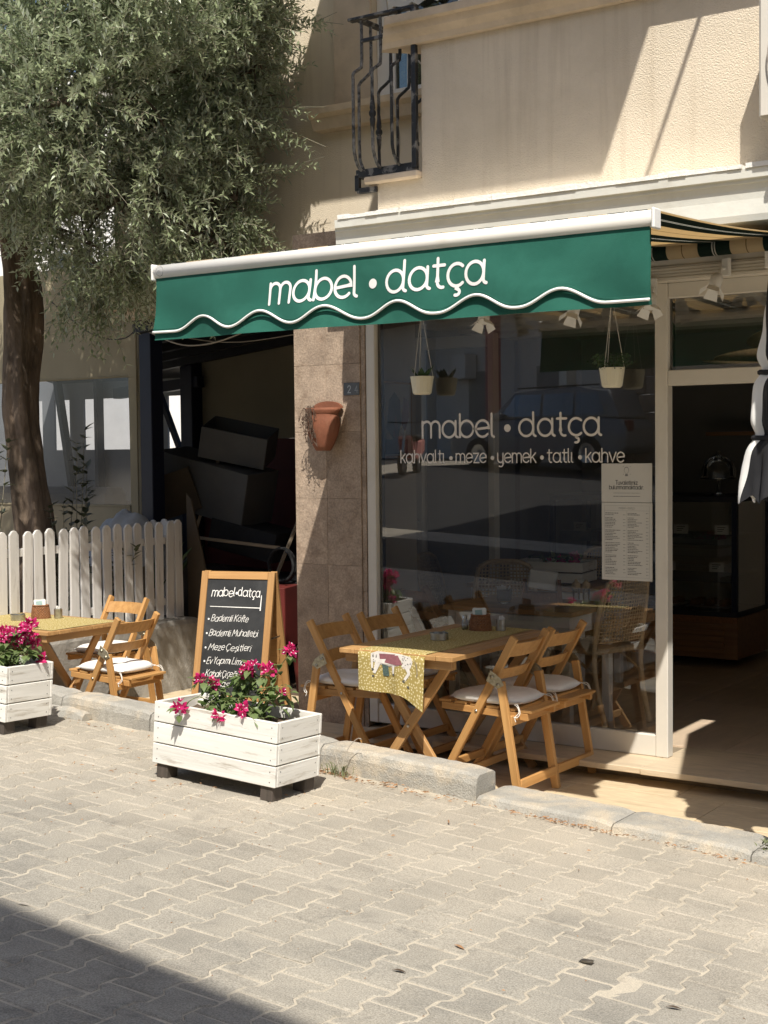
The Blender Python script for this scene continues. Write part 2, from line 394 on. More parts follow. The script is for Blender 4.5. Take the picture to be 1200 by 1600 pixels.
# striped awning cloth: stripes run from wall to street
def stripe_mat():
    m, nt, out = newmat('striped_awning_cloth')
    tc = nt.nodes.new('ShaderNodeTexCoord'); sp = nt.nodes.new('ShaderNodeSeparateXYZ'); nt.links.new(tc.outputs['Object'], sp.inputs[0])
    a = node(nt, 'ShaderNodeMath', **{'_operation': 'MULTIPLY_ADD', '0': sp.outputs[0], '1': 1 / .335, '2': 20.30})
    f = node(nt, 'ShaderNodeMath', **{'_operation': 'FRACT', '0': a.outputs[0]}).outputs[0]
    G = (.008, .030, .022); Cc = (.70, .58, .38); W = (.75, .75, .70); D = (.24, .17, .09)
    n = nt.nodes.new('ShaderNodeValToRGB'); n.color_ramp.interpolation = 'CONSTANT'; nt.links.new(f, n.inputs[0])
    st = [(0, G), (.215, W), (.235, G), (.255, W), (.275, G), (.5, Cc), (.74, D), (.755, Cc)]
    e = n.color_ramp.elements
    while len(e) < len(st): e.new(.9)
    for i, (p, c) in enumerate(st): e[i].position = p; e[i].color = (*c, 1)
    b = node(nt, 'ShaderNodeBsdfPrincipled', Base__Color=n.outputs[0], Roughness=.85)
    t = node(nt, 'ShaderNodeBsdfTranslucent', Color=n.outputs[0])
    mx = node(nt, 'ShaderNodeMixShader', **{'0': .6, '1': b.outputs[0], '2': t.outputs[0]})
    nt.links.new(mx.outputs[0], out.inputs[0]); return m
mt['stripes'] = stripe_mat()
mt['valance'] = M('green_valance_cloth', (.018, .125, .088), .88, .14, 3.0, .2, 420, stain=(.034, .175, .125), stain_scale=2.6, stain_lo=.45, stain_hi=.8, transl=.08)
mt['trim_white'] = M('trim_white', (.84, .83, .79), .7, .03, 8)

# runner: mustard cloth with small pale dots
def dots_mat():
    m, nt, out = newmat('dotted_runner_cloth')
    tc = nt.nodes.new('ShaderNodeTexCoord')
    v = node(nt, 'ShaderNodeTexVoronoi', Vector=tc.outputs['UV'], Scale=62.0, Randomness=.75); v.voronoi_dimensions = '2D'
    f = ramp(nt, v.outputs['Distance'], [(.20, 1.0), (.28, 0.0)])
    c = mixc(nt, f, (.36, .275, .085), (.66, .57, .32))
    b = node(nt, 'ShaderNodeBsdfPrincipled', Base__Color=c, Roughness=.9)
    nt.links.new(b.outputs[0], out.inputs[0]); return m
mt['runner'] = dots_mat()

# ---------------------------------------------------------------- a rounded single-stroke alphabet
def arc(cx, cy, rx, ry, a0, a1, n=14):
    return [(cx + rx * math.cos(R(a0 + (a1 - a0) * i / n)), cy + ry * math.sin(R(a0 + (a1 - a0) * i / n))) for i in range(n + 1)]
BOWL = arc(.42, .5, .42, .5, 0, 360, 24)
FT = lambda x, y0: [(x, y0), (x, .2)] + arc(x + .17, .17, .17, .17, 180, 260, 5)
GL = {
 'a': (1.12, [BOWL, FT(.84, 1.0)]), 'b': (1.0, [[(0, 1.40), (0, 0)], BOWL]), 'd': (1.12, [BOWL, FT(.84, 1.40)]),
 'e': (.98, [[(.03, .47), (.82, .56)] + arc(.42, .5, .42, .5, 8, 318, 20)[1:]]),
 'm': (1.3, [[(0, 1), (0, 0)], [(0, .62)] + arc(.28, .68, .28, .32, 180, 0, 10) + [(.56, 0)], [(.56, .62)] + arc(.84, .68, .28, .32, 180, 0, 10) + [(1.12, 0)]]),
 'n': (.84, [[(0, 1), (0, 0)], [(0, .6)] + arc(.33, .66, .33, .34, 180, 0, 10) + [(.66, 0)]]),
 'h': (.84, [[(0, 1.40), (0, 0)], [(0, .6)] + arc(.33, .66, .33, .34, 180, 0, 10) + [(.66, 0)]]),
 'l': (.38, [FT(0, 1.40)]), 'ı': (.38, [FT(0, 1.0)]), 'i': (.38, [FT(0, 1.0), [(0, 1.32), (0, 1.36)]]),
 't': (.68, [[(.2, 1.32), (.2, .26)] + arc(.42, .26, .22, .26, 180, 285, 6), [(0, 1.0), (.52, 1.0)]]),
 'c': (.85, [arc(.42, .5, .42, .5, 48, 312, 18)]),
 'ç': (.85, [arc(.42, .5, .42, .5, 48, 312, 18), [(.44, 0), (.44, -.13)] + arc(.42, -.27, .15, .14, 80, -110, 8)]),
 'k': (.74, [[(0, 1.40), (0, 0)], [(.58, 1.0), (.02, .42)], [(.2, .6), (.62, 0)]]),
 'v': (.88, [[(0, 1), (.38, 0), (.76, 1)]]), 'z': (.8, [[(0, 1), (.64, 1), (.02, 0), (.68, 0)]]),
 'u': (.86, [[(0, 1)] + arc(.33, .34, .33, .34, 180, 360, 10) + [(.66, 1)], [(.66, .4), (.66, 0)]]),
 'y': (.84, [[(0, 1)] + arc(.33, .34, .33, .34, 180, 360, 10) + [(.66, 1)], [(.66, .5), (.66, -.15)] + arc(.36, -.15, .30, .30, 0, -130, 8)]),
 'o': (.98, [BOWL]), 'ö': (.98, [BOWL, [(.26, 1.3), (.26, 1.34)], [(.58, 1.3), (.58, 1.34)]]),
 'r': (.6, [[(0, 1), (0, 0)], [(0, .55)] + arc(.34, .62, .34, .36, 180, 70, 8)]),
 's': (.74, [arc(.32, .75, .28, .24, 40, 250, 10) + arc(.32, .25, .30, .26, 80, -150, 10)]),
 'ş': (.74, [arc(.32, .75, .28, .24, 40, 250, 10) + arc(.32, .25, .30, .26, 80, -150, 10), [(.32, 0), (.32, -.2), (.2, -.3)]]),
 'p': (1.0, [[(0, 1), (0, -.5)], BOWL]), 'g': (1.05, [BOWL, [(.84, 1), (.84, -.15)] + arc(.5, -.15, .34, .33, 0, -140, 8)]),
 'ğ': (1.05, [BOWL, [(.84, 1), (.84, -.15)] + arc(.5, -.15, .34, .33, 0, -140, 8), arc(.42, 1.4, .2, .15, 180, 360, 6)]),
 'f': (.6, [arc(.44, 1.3, .24, .28, 60, 180, 6) + [(.2, 0)], [(0, .9), (.5, .9)]]),
 '•': (.62, 'dot'), '.': (.3, [[(.05, .02), (.05, .05)]]), '-': (.5, [[(0, .5), (.35, .5)]]), ' ': (.34, []),
 'B': (1.0, [[(0, 1.5), (0, 0)], [(0, 1.5)] + arc(.35, 1.14, .38, .36, 90, -90, 8) + [(0, .78)], [(.3, .78)] + arc(.4, .39, .42, .39, 90, -90, 8) + [(0, 0)]]),
 'K': (.95, [[(0, 1.5), (0, 0)], [(.75, 1.5), (0, .65)], [(.2, .85), (.8, 0)]]),
 'M': (1.35, [[(0, 0), (.12, 1.5), (.55, .5), (.98, 1.5), (1.12, 0)]]),
 'Ç': (1.05, [arc(.5, .75, .5, .75, 50, 310, 16), [(.52, 0), (.55, -.2), (.4, -.3)]]),
 'G': (1.1, [arc(.5, .75, .5, .75, 50, 340, 16) + [(.98, .7), (.6, .7)]]),
 'E': (.9, [[(.75, 1.5), (0, 1.5), (0, 0), (.75, 0)], [(0, .78), (.6, .78)]]),
 'Y': (.95, [[(0, 1.5), (.4, .75), (.4, 0)], [(.8, 1.5), (.4, .75)]]), 'L': (.85, [[(0, 1.5), (0, 0), (.7, 0)]]),
 'D': (1.1, [[(0, 1.5), (0, 0)], [(0, 1.5)] + arc(.3, .75, .62, .75, 90, -90, 12) + [(0, 0)]]),
 'T': (1.0, [[(.45, 1.5), (.45, 0)], [(0, 1.5), (.9, 1.5)]]), 'I': (.35, [[(0, 1.5), (0, 0)]]),
 'Z': (.95, [[(0, 1.5), (.8, 1.5), (0, 0), (.8, 0)]]), 'N': (1.1, [[(0, 0), (0, 1.5), (.85, 0), (.85, 1.5)]]),
 'R': (.95, [[(0, 0), (0, 1.5)] + arc(.38, 1.13, .38, .37, 90, -90, 8) + [(0, .76)], [(.35, .76), (.78, 0)]]),
 'A': (1.05, [[(0, 0), (.45, 1.5), (.9, 0)], [(.17, .5), (.73, .5)]]), 'S': (.95, [arc(.42, 1.12, .38, .36, 40, 250, 10) + arc(.42, .39, .40, .39, 80, -150, 10)]),
 'C': (1.05, [arc(.5, .75, .5, .75, 50, 310, 16)]),
 '2': (.9, [[(.02, 1.1)] + arc(.38, 1.13, .36, .37, 170, -30, 10) + [(.02, 0), (.76, 0)]]), '4': (.95, [[(.55, 0), (.55, 1.5), (0, .45), (.8, .45)]]),
}
def text_width(t): return sum(GL[c][0] for c in t) - .15
def text_mesh(name, text, fmap, size, sw, mat, parent, align='left', slant=0, jit=0, seed=3, x0=0, one=False, fit=None):
    """flat printed / painted lettering; fmap(u, v, lift) gives the point on the surface that carries it"""
    q = random.Random(seed); mb = MB(); k = 0; made = []
    hs = fit / (text_width(text) * size) if fit else 1.0
    pen = x0 - (text_width(text) * size * hs / 2 if align == 'center' else 0)
    for ch in text:
        adv, st = GL[ch]
        dy = q.uniform(-jit, jit) * size; sx = hs * (1 + q.uniform(-jit, jit)); sl2 = slant + q.uniform(-jit, jit) * .6
        if st == 'dot':
            n = 22; vs = [fmap(pen + (.28 + .23 * math.cos(2 * math.pi * i / n)) * size, (.5 + .23 * math.sin(2 * math.pi * i / n)) * size, 1) for i in range(n)]
            mb.add(vs, [tuple(range(n))])
        else:
            for pl in st:
                pts = [Vector((pen + (x * sx + y * sl2) * size, y * size + dy, 0)) for x, y in pl]
                res = [pts[0]]
                for a, b in zip(pts, pts[1:]):
                    m = max(1, int((b - a).length / (size * .22)))
                    res += [a.lerp(b, (i + 1) / m) for i in range(m)]
                pts = res; h = sw * size / 2; k += 1; lift = 1 + k * .35
                d0 = [(pts[min(i + 1, len(pts) - 1)] - pts[max(i - 1, 0)]).normalized() for i in range(len(pts))]
                Lf = []; Rt = []
                for i, p in enumerate(pts):
                    n_ = Vector((-d0[i].y, d0[i].x, 0)); s_ = 1.0
                    if 0 < i < len(pts) - 1:
                        c_ = d0[i].dot((pts[i + 1] - p).normalized()); s_ = 1 / max(.6, c_)
                    Lf.append(p + n_ * h * s_); Rt.append(p - n_ * h * s_)
                capA = []; capB = []
                for j in range(1, 6):
                    t = math.pi * j / 6
                    n_ = Vector((-d0[0].y, d0[0].x, 0)); capA.append(pts[0] + n_ * h * math.cos(t) - d0[0] * h * math.sin(t))
                    n_ = Vector((-d0[-1].y, d0[-1].x, 0)); capB.append(pts[-1] - n_ * h * math.cos(t) + d0[-1] * h * math.sin(t))
                allp = Lf + Rt + capA + capB; n = len(pts)
                fs = [(i, n + i, n + i + 1, i + 1) for i in range(n - 1)]
                fs.append(tuple([0] + [2 * n + j for j in range(5)] + [n])); fs.append(tuple([2 * n - 1] + [2 * n + 5 + j for j in range(5)] + [n - 1]))
                mb.add([fmap(p.x, p.y, lift) for p in allp], fs)
        pen += adv * size * sx
        if not one and mb.v: made.append(mb.build(name, mat, parent, fix=False)); mb = MB(); k = 0
    if one: return stuff(mb.build(name, mat, parent, fix=False))
    return made
# ================================================================ STREET
def build_street():
    xs = [-120, -60, -30, -20, -14] + [-12 + .5 * i for i in range(37)] + [8, 14, 30, 60, 120]
    ys = [-140, -80, -40, -30, -24, -20, -17, -14, -12, -10.5, -9] + [-8 + .5 * i for i in range(14)] + [-1.28]
    mb = MB(); nx = len(xs)
    mb.add([(x, y, street_z(x, y) - (.0036 if y > -8.3 else 0)) for y in ys for x in xs],
           [(j * nx + i, j * nx + i + 1, (j + 1) * nx + i + 1, (j + 1) * nx + i) for j in range(len(ys) - 1) for i in range(nx - 1)])
    st = struct(mb.build('street', mt['sand'])); st['label'] = 'sunlit street of grey interlocking pavers with sandy joints'
    # one double-T paver, 200 x 165 mm
    L, W, d, g, H = .2005, .1655, .0125, .0034, .035
    def ring(off):
        e = L / 2 - off; w = W / 2 - off; q = L / 4; c = .004
        r = [(w + d - c, -e), (w + d, -e + c), (w + d, -q - d), (w - d, -q + d), (w - d, q - d), (w + d, q + d), (w + d, e - c), (w + d - c, e)]
        return r + [(-x, -y) for x, y in r]
    variants = []
    for k in range(5):
        q = random.Random(k); a = ring(g + .0005); b = ring(g + .006); n = len(a)
        jj = lambda p, s: (p[0] + q.uniform(-s, s), p[1] + q.uniform(-s, s))
        mb = MB(); lo = [(*p, -H) for p in a]; mid = [(*jj(p, .0012), -.0045) for p in a]; top = [(*jj(p, .0018), q.uniform(-.0004, .0004)) for p in b]
        fs = [tuple(2 * n + i for i in range(n))]
        for i in range(n):
            j = (i + 1) % n; fs += [(i, j, n + j, n + i), (n + i, n + j, 2 * n + j, 2 * n + i)]
        me = bpy.data.meshes.new('paver'); me.from_pydata(lo + mid + top, [], fs)
        me.materials.append(mt['paver']); variants.append(me)
    spots = []
    for c in range(-62, 24):
        x = .5 + c * W
        for r in range(-30, 12):
            y = -2.6 + (r + (.5 if c % 2 else 0)) * L
            if y > -1.36 - .012 * math.sin(x * 3) or y < -4.75: continue
            px, py, z = pixel((x, y, street_z(x, y)))
            vis = -60 < px < 1260 and py < 1660
            if -700 < px < 1700 and y > -4.7: spots.append((not vis, z, x, y))
    spots.sort()
    rest = MB(); q = random.Random(5)
    for i, (inv, z, x, y) in enumerate(spots):
        m = Matrix.Translation((x + q.uniform(-.0015, .0015), y + q.uniform(-.0015, .0015), street_z(x, y) + q.gauss(0, .0011))) @ Matrix.Rotation(R(q.gauss(0, .5)), 4, 'Z') @ Matrix.Rotation(.05 + q.gauss(0, .005), 4, 'Y') @ Matrix.Rotation(-.035 + q.gauss(0, .005), 4, 'X')
        me = variants[q.randrange(5)]
        if i < 300: mobj('paver', me, None, st, mw=m)
        else: rest.add([m @ v.co for v in me.vertices], [tuple(p.vertices) for p in me.polygons])
    stuff(rest.build('paving', mt['paver'], st, fix=False))
    return st
street = build_street()
road = struct(MB().grid(24, 30, lambda u, v: (-40 + 60 * u, -60 + 54.6 * v, street_z(-40 + 60 * u, -60 + 54.6 * v) + .004)).build('road', mt['dark_asphalt'], fix=False))  # asphalt added over the street, kept dark to stand in for shaded ground in reflections

def rough_block(name, x0, x1, y0, y1, zt, h, parent, seed, slope=-.045, mat=None, rr=.012, nx=14):
    """a worn cast kerb stone: rounded, chipped top edges"""
    q = random.Random(seed); prof = [(y0, -h), (y0 + .002, -.045), (y0 + .012, -.012), (y0 + .035, 0), (y1 - .02, -.001), (y1, -.012), (y1, -h)]
    vs = []; fs = []; n = len(prof)
    for i in range(nx + 1):
        t = i / nx; x = x0 + (x1 - x0) * t; e = .010 * (1 - min(1, min(t, 1 - t) * nx * .7))
        for k, (y, z) in enumerate(prof):
            p = Vector((x, y, zt + z + slope * (x - x0)))
            nn = noise.noise_vector(p * 6 + Vector((seed, 0, 0))) * rr * .45 + noise.noise_vector(p * 37) * rr * .6
            if 0 < k < n - 1: p += Vector((0, nn.y, nn.z - e))
            vs.append(p)
    for i in range(nx):
        for k in range(n - 1): fs.append((i * n + k, i * n + k + 1, (i + 1) * n + k + 1, (i + 1) * n + k))
    fs.append(tuple(range(n))); fs.append(tuple(nx * n + k for k in range(n - 1, -1, -1)))
    return MB().add(vs, fs).build(name, mat or mt['kerb'], parent)
kerb = struct(MB().box(-9, 1.6, -1.32, -1.16, -.3, -.06).build('kerb', mt['kerb']))
kx = [-7.2, -6.5, -5.8, -5.1, -4.4, -3.92, -3.2, -2.5, -1.86, -1.32, -.40]
for i in range(len(kx) - 1):
    a, b = kx[i] + .004, kx[i + 1] - .004
    rough_block('kerb_stone', a, b, -1.335, -1.15, .204 - .045 * a, .35, kerb, 20 + i, rr=.010, nx=22)
kx = [-.39, .30, .93, 1.6, 2.4]
for i in range(len(kx) - 1):
    a, b = kx[i] + .003, kx[i + 1] - .003
    rough_block('kerb_stone', a, b, -1.37, -1.08, .117 - .045 * a, .3, kerb, 40 + i, rr=.004, nx=22)
# mortar haunching broken along the left kerb foot
for i, (a, b) in enumerate([(-4.2, -3.45), (-3.42, -2.95)]):
    rough_block('mortar_haunch', a, b, -1.42, -1.33, street_z(a, -1.4) + .05, .2, kerb, 60 + i, rr=.02)

# ================================================================ TERRACE
ter = struct(MB().box(-2.5, 3.2, -1.15, .0, -.2, -.008).build('terrace', mt['grout']))
def tile(name, x0, x1, y0, y1, z, mat, parent, th=.012, bev=.0015):
    return MB().box(x0 + .002, x1 - .002, y0 + .002, y1 - .002, z - th, z).build(name, mat, parent, bevel=bev)
for r, (y0, y1) in enumerate([(-1.12, -.80), (-.80, -.40), (-.40, -.10)]):
    x = -2.5 - .25 * r
    while x < 3.0:
        tile('floor_tile', max(x, -2.5), x + .8, y0, y1, 0.0 + .0004 * r, mt['tile'], ter); x += .8
ter2 = struct(MB().box(-4.6, -2.5, -1.15, 1.25, -.3, -.086).build('lower_terrace', mt['grout']))
for i in range(5):
    for j in range(5):
        tile('floor_tile', -4.6 + i * .42, -4.6 + (i + 1) * .42, -1.12 + j * .47, -1.12 + (j + 1) * .47, -.078, mt['tile'], ter2)
# ================================================================ CAFE BUILDING
cafe = thing('cafe_building', 'cream stucco cafe building with travertine pillar, glazed shopfront and white cornice', 'building', (0, 0, 0))
def part(name, mb, mat, parent=None, **k): return mb.build(name, mat, parent or cafe, **k)
# pillar faced with travertine slabs
pil = part('pillar', MB().box(-2.44, -1.94, -.03, .45, -.08, 3.0), mt['trav'])
cols = [(-2.46, -2.215), (-2.215, -1.958)]
for (a, b), off in zip(cols, (0, 0)):
    z = -.06
    for h in (.30, .402, .402, .408, .408, .408, .408, .4):
        if z > -.01 or True:
            MB().box(a + .0007, b - .0007, -.05, -.028, z + .0007, z + h - .0007).build('stone_slab', mt['trav'], pil, bevel=.001)
        z += h
z = -.06
for h in (.55, .402, .815, .815, .3):
    MB().box(-1.957, -1.928, -.042, -.026, z + .0015, z + h - .0015).build('stone_slab', mt['trav'], pil, bevel=.001); z += h
# step slabs (threshold) in front of shopfront
part('step_slab', MB().box(-2.52, -1.30, -.30, .12, .035, .066), mt['threshold'], bevel=.003)
part('step_slab', MB().box(-1.298, -.03, -.315, .12, .068, .099), mt['threshold'], bevel=.003)
part('step_slab', MB().box(-.028, 2.4, -.325, .30, .068, .0995), mt['threshold'], bevel=.003)
part('step_base', MB().box(-2.5, 2.4, -.14, .25, -.10, .034).box(-1.298, 2.4, -.14, .25, .034, .067), mt['grout'])
# shopfront: aluminium frame
sf = part('shopfront_frame', MB().box(-1.926, -1.862, -.035, .035, .10, 2.60), mt['frame_white'], bevel=.004)
part('frame_bar', MB().box(-.068, .002, -.035, .035, .10, 2.60), mt['frame_white'], sf, bevel=.004)
part('frame_bar', MB().box(-1.861, -.069, -.03, .03, .10, .215), mt['frame_white'], sf, bevel=.004)
part('frame_bar', MB().box(.003, 1.30, -.033, .033, 2.066, 2.146), mt['frame_white'], sf, bevel=.004)
part('frame_bar', MB().box(1.301, 1.37, -.035, .035, .10, 2.60), mt['frame_white'], sf, bevel=.004)
part('frame_bar', MB().box(-1.861, -.069, -.03, .03, 2.50, 2.60), mt['frame_white'], sf, bevel=.004)
part('frame_bar', MB().box(.003, 1.30, -.03, .03, 2.52, 2.60), mt['frame_white'], sf, bevel=.004)
part('frame_edge', MB().box(-1.861, -1.838, .004, .03, .216, 2.499), mt['dark_steel'], sf)
part('frame_edge', MB().box(-.084, -.069, .004, .03, .216, 2.499), mt['dark_steel'], sf)
part('frame_edge', MB().box(.004, .02, .004, .03, 2.147, 2.519), mt['dark_steel'], sf)
pane = part('shop_window', MB().add([(-1.861, 0, .216), (-.069, 0, .216), (-.069, 0, 2.5), (-1.861, 0, 2.5)], [(0, 1, 2, 3)]), mt['pane'], fix=False)
part('transom_window', MB().add([(.003, .002, 2.147), (1.30, .002, 2.147), (1.30, .002, 2.519), (.003, .002, 2.519)], [(0, 1, 2, 3)]), mt['pane'], fix=False)
# window lettering
wm = lambda u, v, l: Vector((u, -.0012 - .0002 * l, v))
text_mesh('letter', 'mabel • datça', lambda u, v, l: wm(-1.545 + u, 1.815 + v, l), .094, .145, mt['print_glass'], pane, fit=1.150)
text_mesh('letter', 'kahvaltı • meze • yemek • tatlı • kahve', lambda u, v, l: wm(-1.70 + u, 1.668 + v, l), .0525, .145, mt['print_glass'], pane, fit=1.442)
# header beam over the shopfront with ridges
hd = part('header_beam', MB().box(-2.46, 2.4, -.10, .05, 2.60, 2.68), mt['frame_white'], bevel=.004)
for k in range(4): part('ridge', MB().box(-1.9, 2.4, -.106, -.098, 2.612 + k * .016, 2.618 + k * .016), mt['frame_white'], hd)
part('soffit', MB().box(-2.46, 3.0, -.09, .5, 2.681, 2.9), mt['frame_white'])
# moulded cornice (profile extruded along X), crumbly white top
prof = [(-.10, 2.80), (-.495, 2.80), (-.503, 2.83), (-.505, 2.90), (-.512, 2.945), (-.524, 2.968), (-.530, 2.972), (-.532, 2.988), (-.546, 2.992), (-.552, 3.035), (-.10, 3.045)]
part('cornice', MB().prism(prof, -1.765, 3.2, lambda y, z, a: (a + (0 if a > 0 else (-.0) + (y + .55) * -.55), y, z)), mt['cornice_paint'])
q = random.Random(3); mb = MB(); x = -1.74
while x < 3.1:
    w = q.uniform(.05, .16); h = q.uniform(.008, .022)
    mb.box(x, x + w, -.556 - q.uniform(0, .004), -.40, 3.036, 3.046 + h); x += w + (q.uniform(.0, .02) if q.random() < .35 else -.002)
part('cornice_top', mb, mt['cornice_top'])
# balcony parapet (bay) and coping
part('parapet', MB().box(-1.30, 3.2, -.36, -.20, 3.0, 3.97), mt['stucco_bay'])
part('parapet_pier', MB().box(-1.60, -1.301, -.358, -.20, 3.0, 3.245), mt['stucco_bay'])
part('pier_coping', MB().box(-1.665, -1.302, -.41, -.15, 3.246, 3.285), mt['trim_stone'], bevel=.008)
cop = [(-.361, 3.971), (-.40, 3.972), (-.415, 4.0), (-.45, 4.03), (-.465, 4.065), (-.50, 4.07), (-.505, 4.11), (-.10, 4.115), (-.10, 3.972)]
part('coping', MB().prism(cop, -1.45, 3.2, lambda y, z, a: (a + (0 if a > 0 else (y + .50) * -.8 if y < -.3 else .16), y, z)), mt['trim_stone'])
# recessed upper wall with window
part('upper_wall', MB().box(-4.95, -2.50, .9, 1.15, 2.78, 6.2).box(-2.5, -1.2, .9, 1.15, 2.78, 4.05).box(-1.2, 3.2, .9, 1.15, 2.78, 6.2).box(-2.5, -1.2, .9, 1.15, 5.5, 6.2), mt['stucco'])
part('balcony_floor', MB().box(-1.60, 3.2, -.20, .899, 2.95, 3.08), mt['stucco'])
part('side_wall', MB().box(-2.46, -2.20, .0, .899, 2.9, 3.0), mt['stucco'])
part('corner_cornice', MB().prism([(.899, 2.84), (.84, 2.84), (.80, 2.93), (.74, 2.97), (.70, 3.02), (.70, 3.07), (.899, 3.08)], -5.02, -4.55, lambda y, z, a: (a, y, z)), mt['trim_stone'])
part('window_sill', MB().prism([(.899, 3.93), (.80, 3.93), (.77, 4.0), (.72, 4.02), (.71, 4.06), (.899, 4.07)], -2.93, -1.0, lambda y, z, a: (a, y, z)), mt['trim_stone'])
part('window_surround', MB().box(-2.80, -2.501, .872, .899, 4.071, 5.6), mt['trim_stone'])
win = part('window', MB().box(-2.50, -2.36, .95, 1.02, 4.06, 5.5).box(-2.36, -1.2, .95, 1.02, 4.06, 4.16).box(-1.86, -1.76, .951, 1.019, 4.161, 5.5).box(-2.26, -2.2, .951, 1.019, 4.161, 5.5), mt['white_paint'], bevel=.006)
part('pane', MB().box(-2.36, -1.2, .975, .98, 4.16, 5.5), mt['win_dark'], win)
part('shutter_cloth', MB().grid(10, 2, lambda u, v: (-2.4 + .5 * u, .93, 4.66 + .04 * abs(math.sin(u * 12)) + v * .5)), mt['white_paint'], win, fix=False)
part('room_back', MB().box(-2.6, -1.0, 1.6, 1.7, 3.5, 6), mt['int_dark'])
# upper floor balconies over our heads: they shade the wall
part('upper_balcony', MB().box(-1.60, .76, -1.85, .899, 5.70, 5.86), mt['stucco'])
part('upper_balcony', MB().box(-2.55, -1.601, -.40, .899, 5.70, 5.86), mt['stucco'])
part('overhead_rod', MB().tube([(.88, .9, 5.3), (.86, -1.72, 5.28)], .012, 6), mt['black_iron'])  # unseen rod, added to cast the thin slanting shadow line on the parapet
part('roof_slab', MB().box(-4.95, 3.2, .9, 5, 6.2, 6.4), mt['stucco'])
# ---------------------------------------------------------------- interior shell
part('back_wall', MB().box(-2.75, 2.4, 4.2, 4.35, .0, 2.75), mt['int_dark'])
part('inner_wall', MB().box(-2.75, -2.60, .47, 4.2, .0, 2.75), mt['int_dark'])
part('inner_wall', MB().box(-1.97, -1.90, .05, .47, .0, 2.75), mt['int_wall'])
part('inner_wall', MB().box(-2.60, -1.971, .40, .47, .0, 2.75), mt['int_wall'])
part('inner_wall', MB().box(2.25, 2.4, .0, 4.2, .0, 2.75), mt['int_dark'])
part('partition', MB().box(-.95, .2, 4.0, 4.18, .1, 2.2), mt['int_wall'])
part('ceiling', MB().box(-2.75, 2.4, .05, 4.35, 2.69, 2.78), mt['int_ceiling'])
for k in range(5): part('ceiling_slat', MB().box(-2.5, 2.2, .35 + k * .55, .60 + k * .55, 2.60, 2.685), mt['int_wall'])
ifl = struct(MB().box(-2.75, 2.4, .05, 4.3, -.1, .088).build('interior_floor', mt['grout']))
for i in range(7):
    for j in range(6):
        tile('floor_tile', -2.7 + i * .72, -2.7 + (i + 1) * .72, .30 + j * .66, .30 + (j + 1) * .66, .0985, mt['int_floor'], ifl)
# ---------------------------------------------------------------- covered yard left of the pillar: beams, posts, back wall
yard = thing('covered_yard', 'dark covered yard with navy posts and sloping rafters beside the pillar', 'shelter', (0, 0, 0))
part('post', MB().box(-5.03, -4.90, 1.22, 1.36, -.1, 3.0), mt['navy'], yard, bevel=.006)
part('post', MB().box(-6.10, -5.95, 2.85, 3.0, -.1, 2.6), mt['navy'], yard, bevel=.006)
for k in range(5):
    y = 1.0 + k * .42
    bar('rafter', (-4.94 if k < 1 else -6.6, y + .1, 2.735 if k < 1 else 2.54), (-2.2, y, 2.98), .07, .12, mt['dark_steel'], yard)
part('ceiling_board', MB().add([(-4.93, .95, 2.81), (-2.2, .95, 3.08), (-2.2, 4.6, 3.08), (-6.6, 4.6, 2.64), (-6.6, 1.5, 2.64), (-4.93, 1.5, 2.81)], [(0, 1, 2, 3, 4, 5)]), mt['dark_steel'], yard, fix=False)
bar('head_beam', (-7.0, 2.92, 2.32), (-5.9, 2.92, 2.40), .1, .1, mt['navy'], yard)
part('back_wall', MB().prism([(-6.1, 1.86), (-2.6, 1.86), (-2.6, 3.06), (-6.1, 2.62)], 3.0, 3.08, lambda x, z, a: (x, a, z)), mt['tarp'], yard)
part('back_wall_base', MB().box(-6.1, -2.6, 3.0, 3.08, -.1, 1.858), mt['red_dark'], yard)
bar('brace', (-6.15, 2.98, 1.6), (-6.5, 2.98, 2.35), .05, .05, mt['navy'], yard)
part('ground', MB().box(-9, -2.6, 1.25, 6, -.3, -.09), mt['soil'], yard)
# ================================================================ AWNING
aw = thing('awning', 'green and cream striped roller awning with green lettered valance over the shopfront', 'awning', (0, 0, 0))
AX0, AX1, AY, AZ = -1.795, .765, -1.95, 2.61
fb = MB().tube([(AX0, AY, AZ), (AX1, AY, AZ)], .033, 20).build('front_bar', mt['bar_white'], aw, smooth=True)
fb.data.shade_flat()
for p in fb.data.polygons: p.use_smooth = len(p.vertices) == 4
for x in (AX0 - .012, AX1): MB().box(x, x + .014, AY - .036, AY + .03, AZ - .042, AZ + .036).build('end_cap', mt['plastic_white'], fb, bevel=.005)
tm = lambda u, v, l: Vector((AX0 + .045 + u, AY - .0345 - .0004 * l + abs(v) ** 2 * 14, AZ + v))
text_mesh('maker_mark', 'm', lambda u, v, l: tm(u - .009, v - .008, l), .012, .12, mt['print_grey'], fb)
MB().add([tm(.024 * math.cos(t * math.pi / 12), .024 * math.sin(t * math.pi / 12), 0) for t in range(24)] + [tm(.0222 * math.cos(t * math.pi / 12), .0222 * math.sin(t * math.pi / 12), 0) for t in range(24)], [(i, (i + 1) % 24, 24 + (i + 1) % 24, 24 + i) for i in range(24)]).build('maker_mark', mt['print_grey'], fb, fix=False)
def vy(x, z):
    t = max(0, (AZ - .03 - z) / .3)
    return AY - .012 + .013 * t * math.sin(x * 5.1 + .8 + z * 4) + .009 * t * math.sin(x * 11.7 + z * 14) + .012 * t * t * math.sin(x * 2.3) - .018 * t + .007 * t * noise.noise(Vector((x * 4, z * 7, 2)))
PK = [-1.478, -1.114, -.748, -.375, .012, .398]
def scallop(x):
    b = max((math.cos(max(-1, min(1, (x - p) / .19)) * math.pi) * .5 + .5) ** 1.15 for p in PK)
    return 2.323 - .018 * (x - AX0) / 2.56 + .064 * b
NX = 150
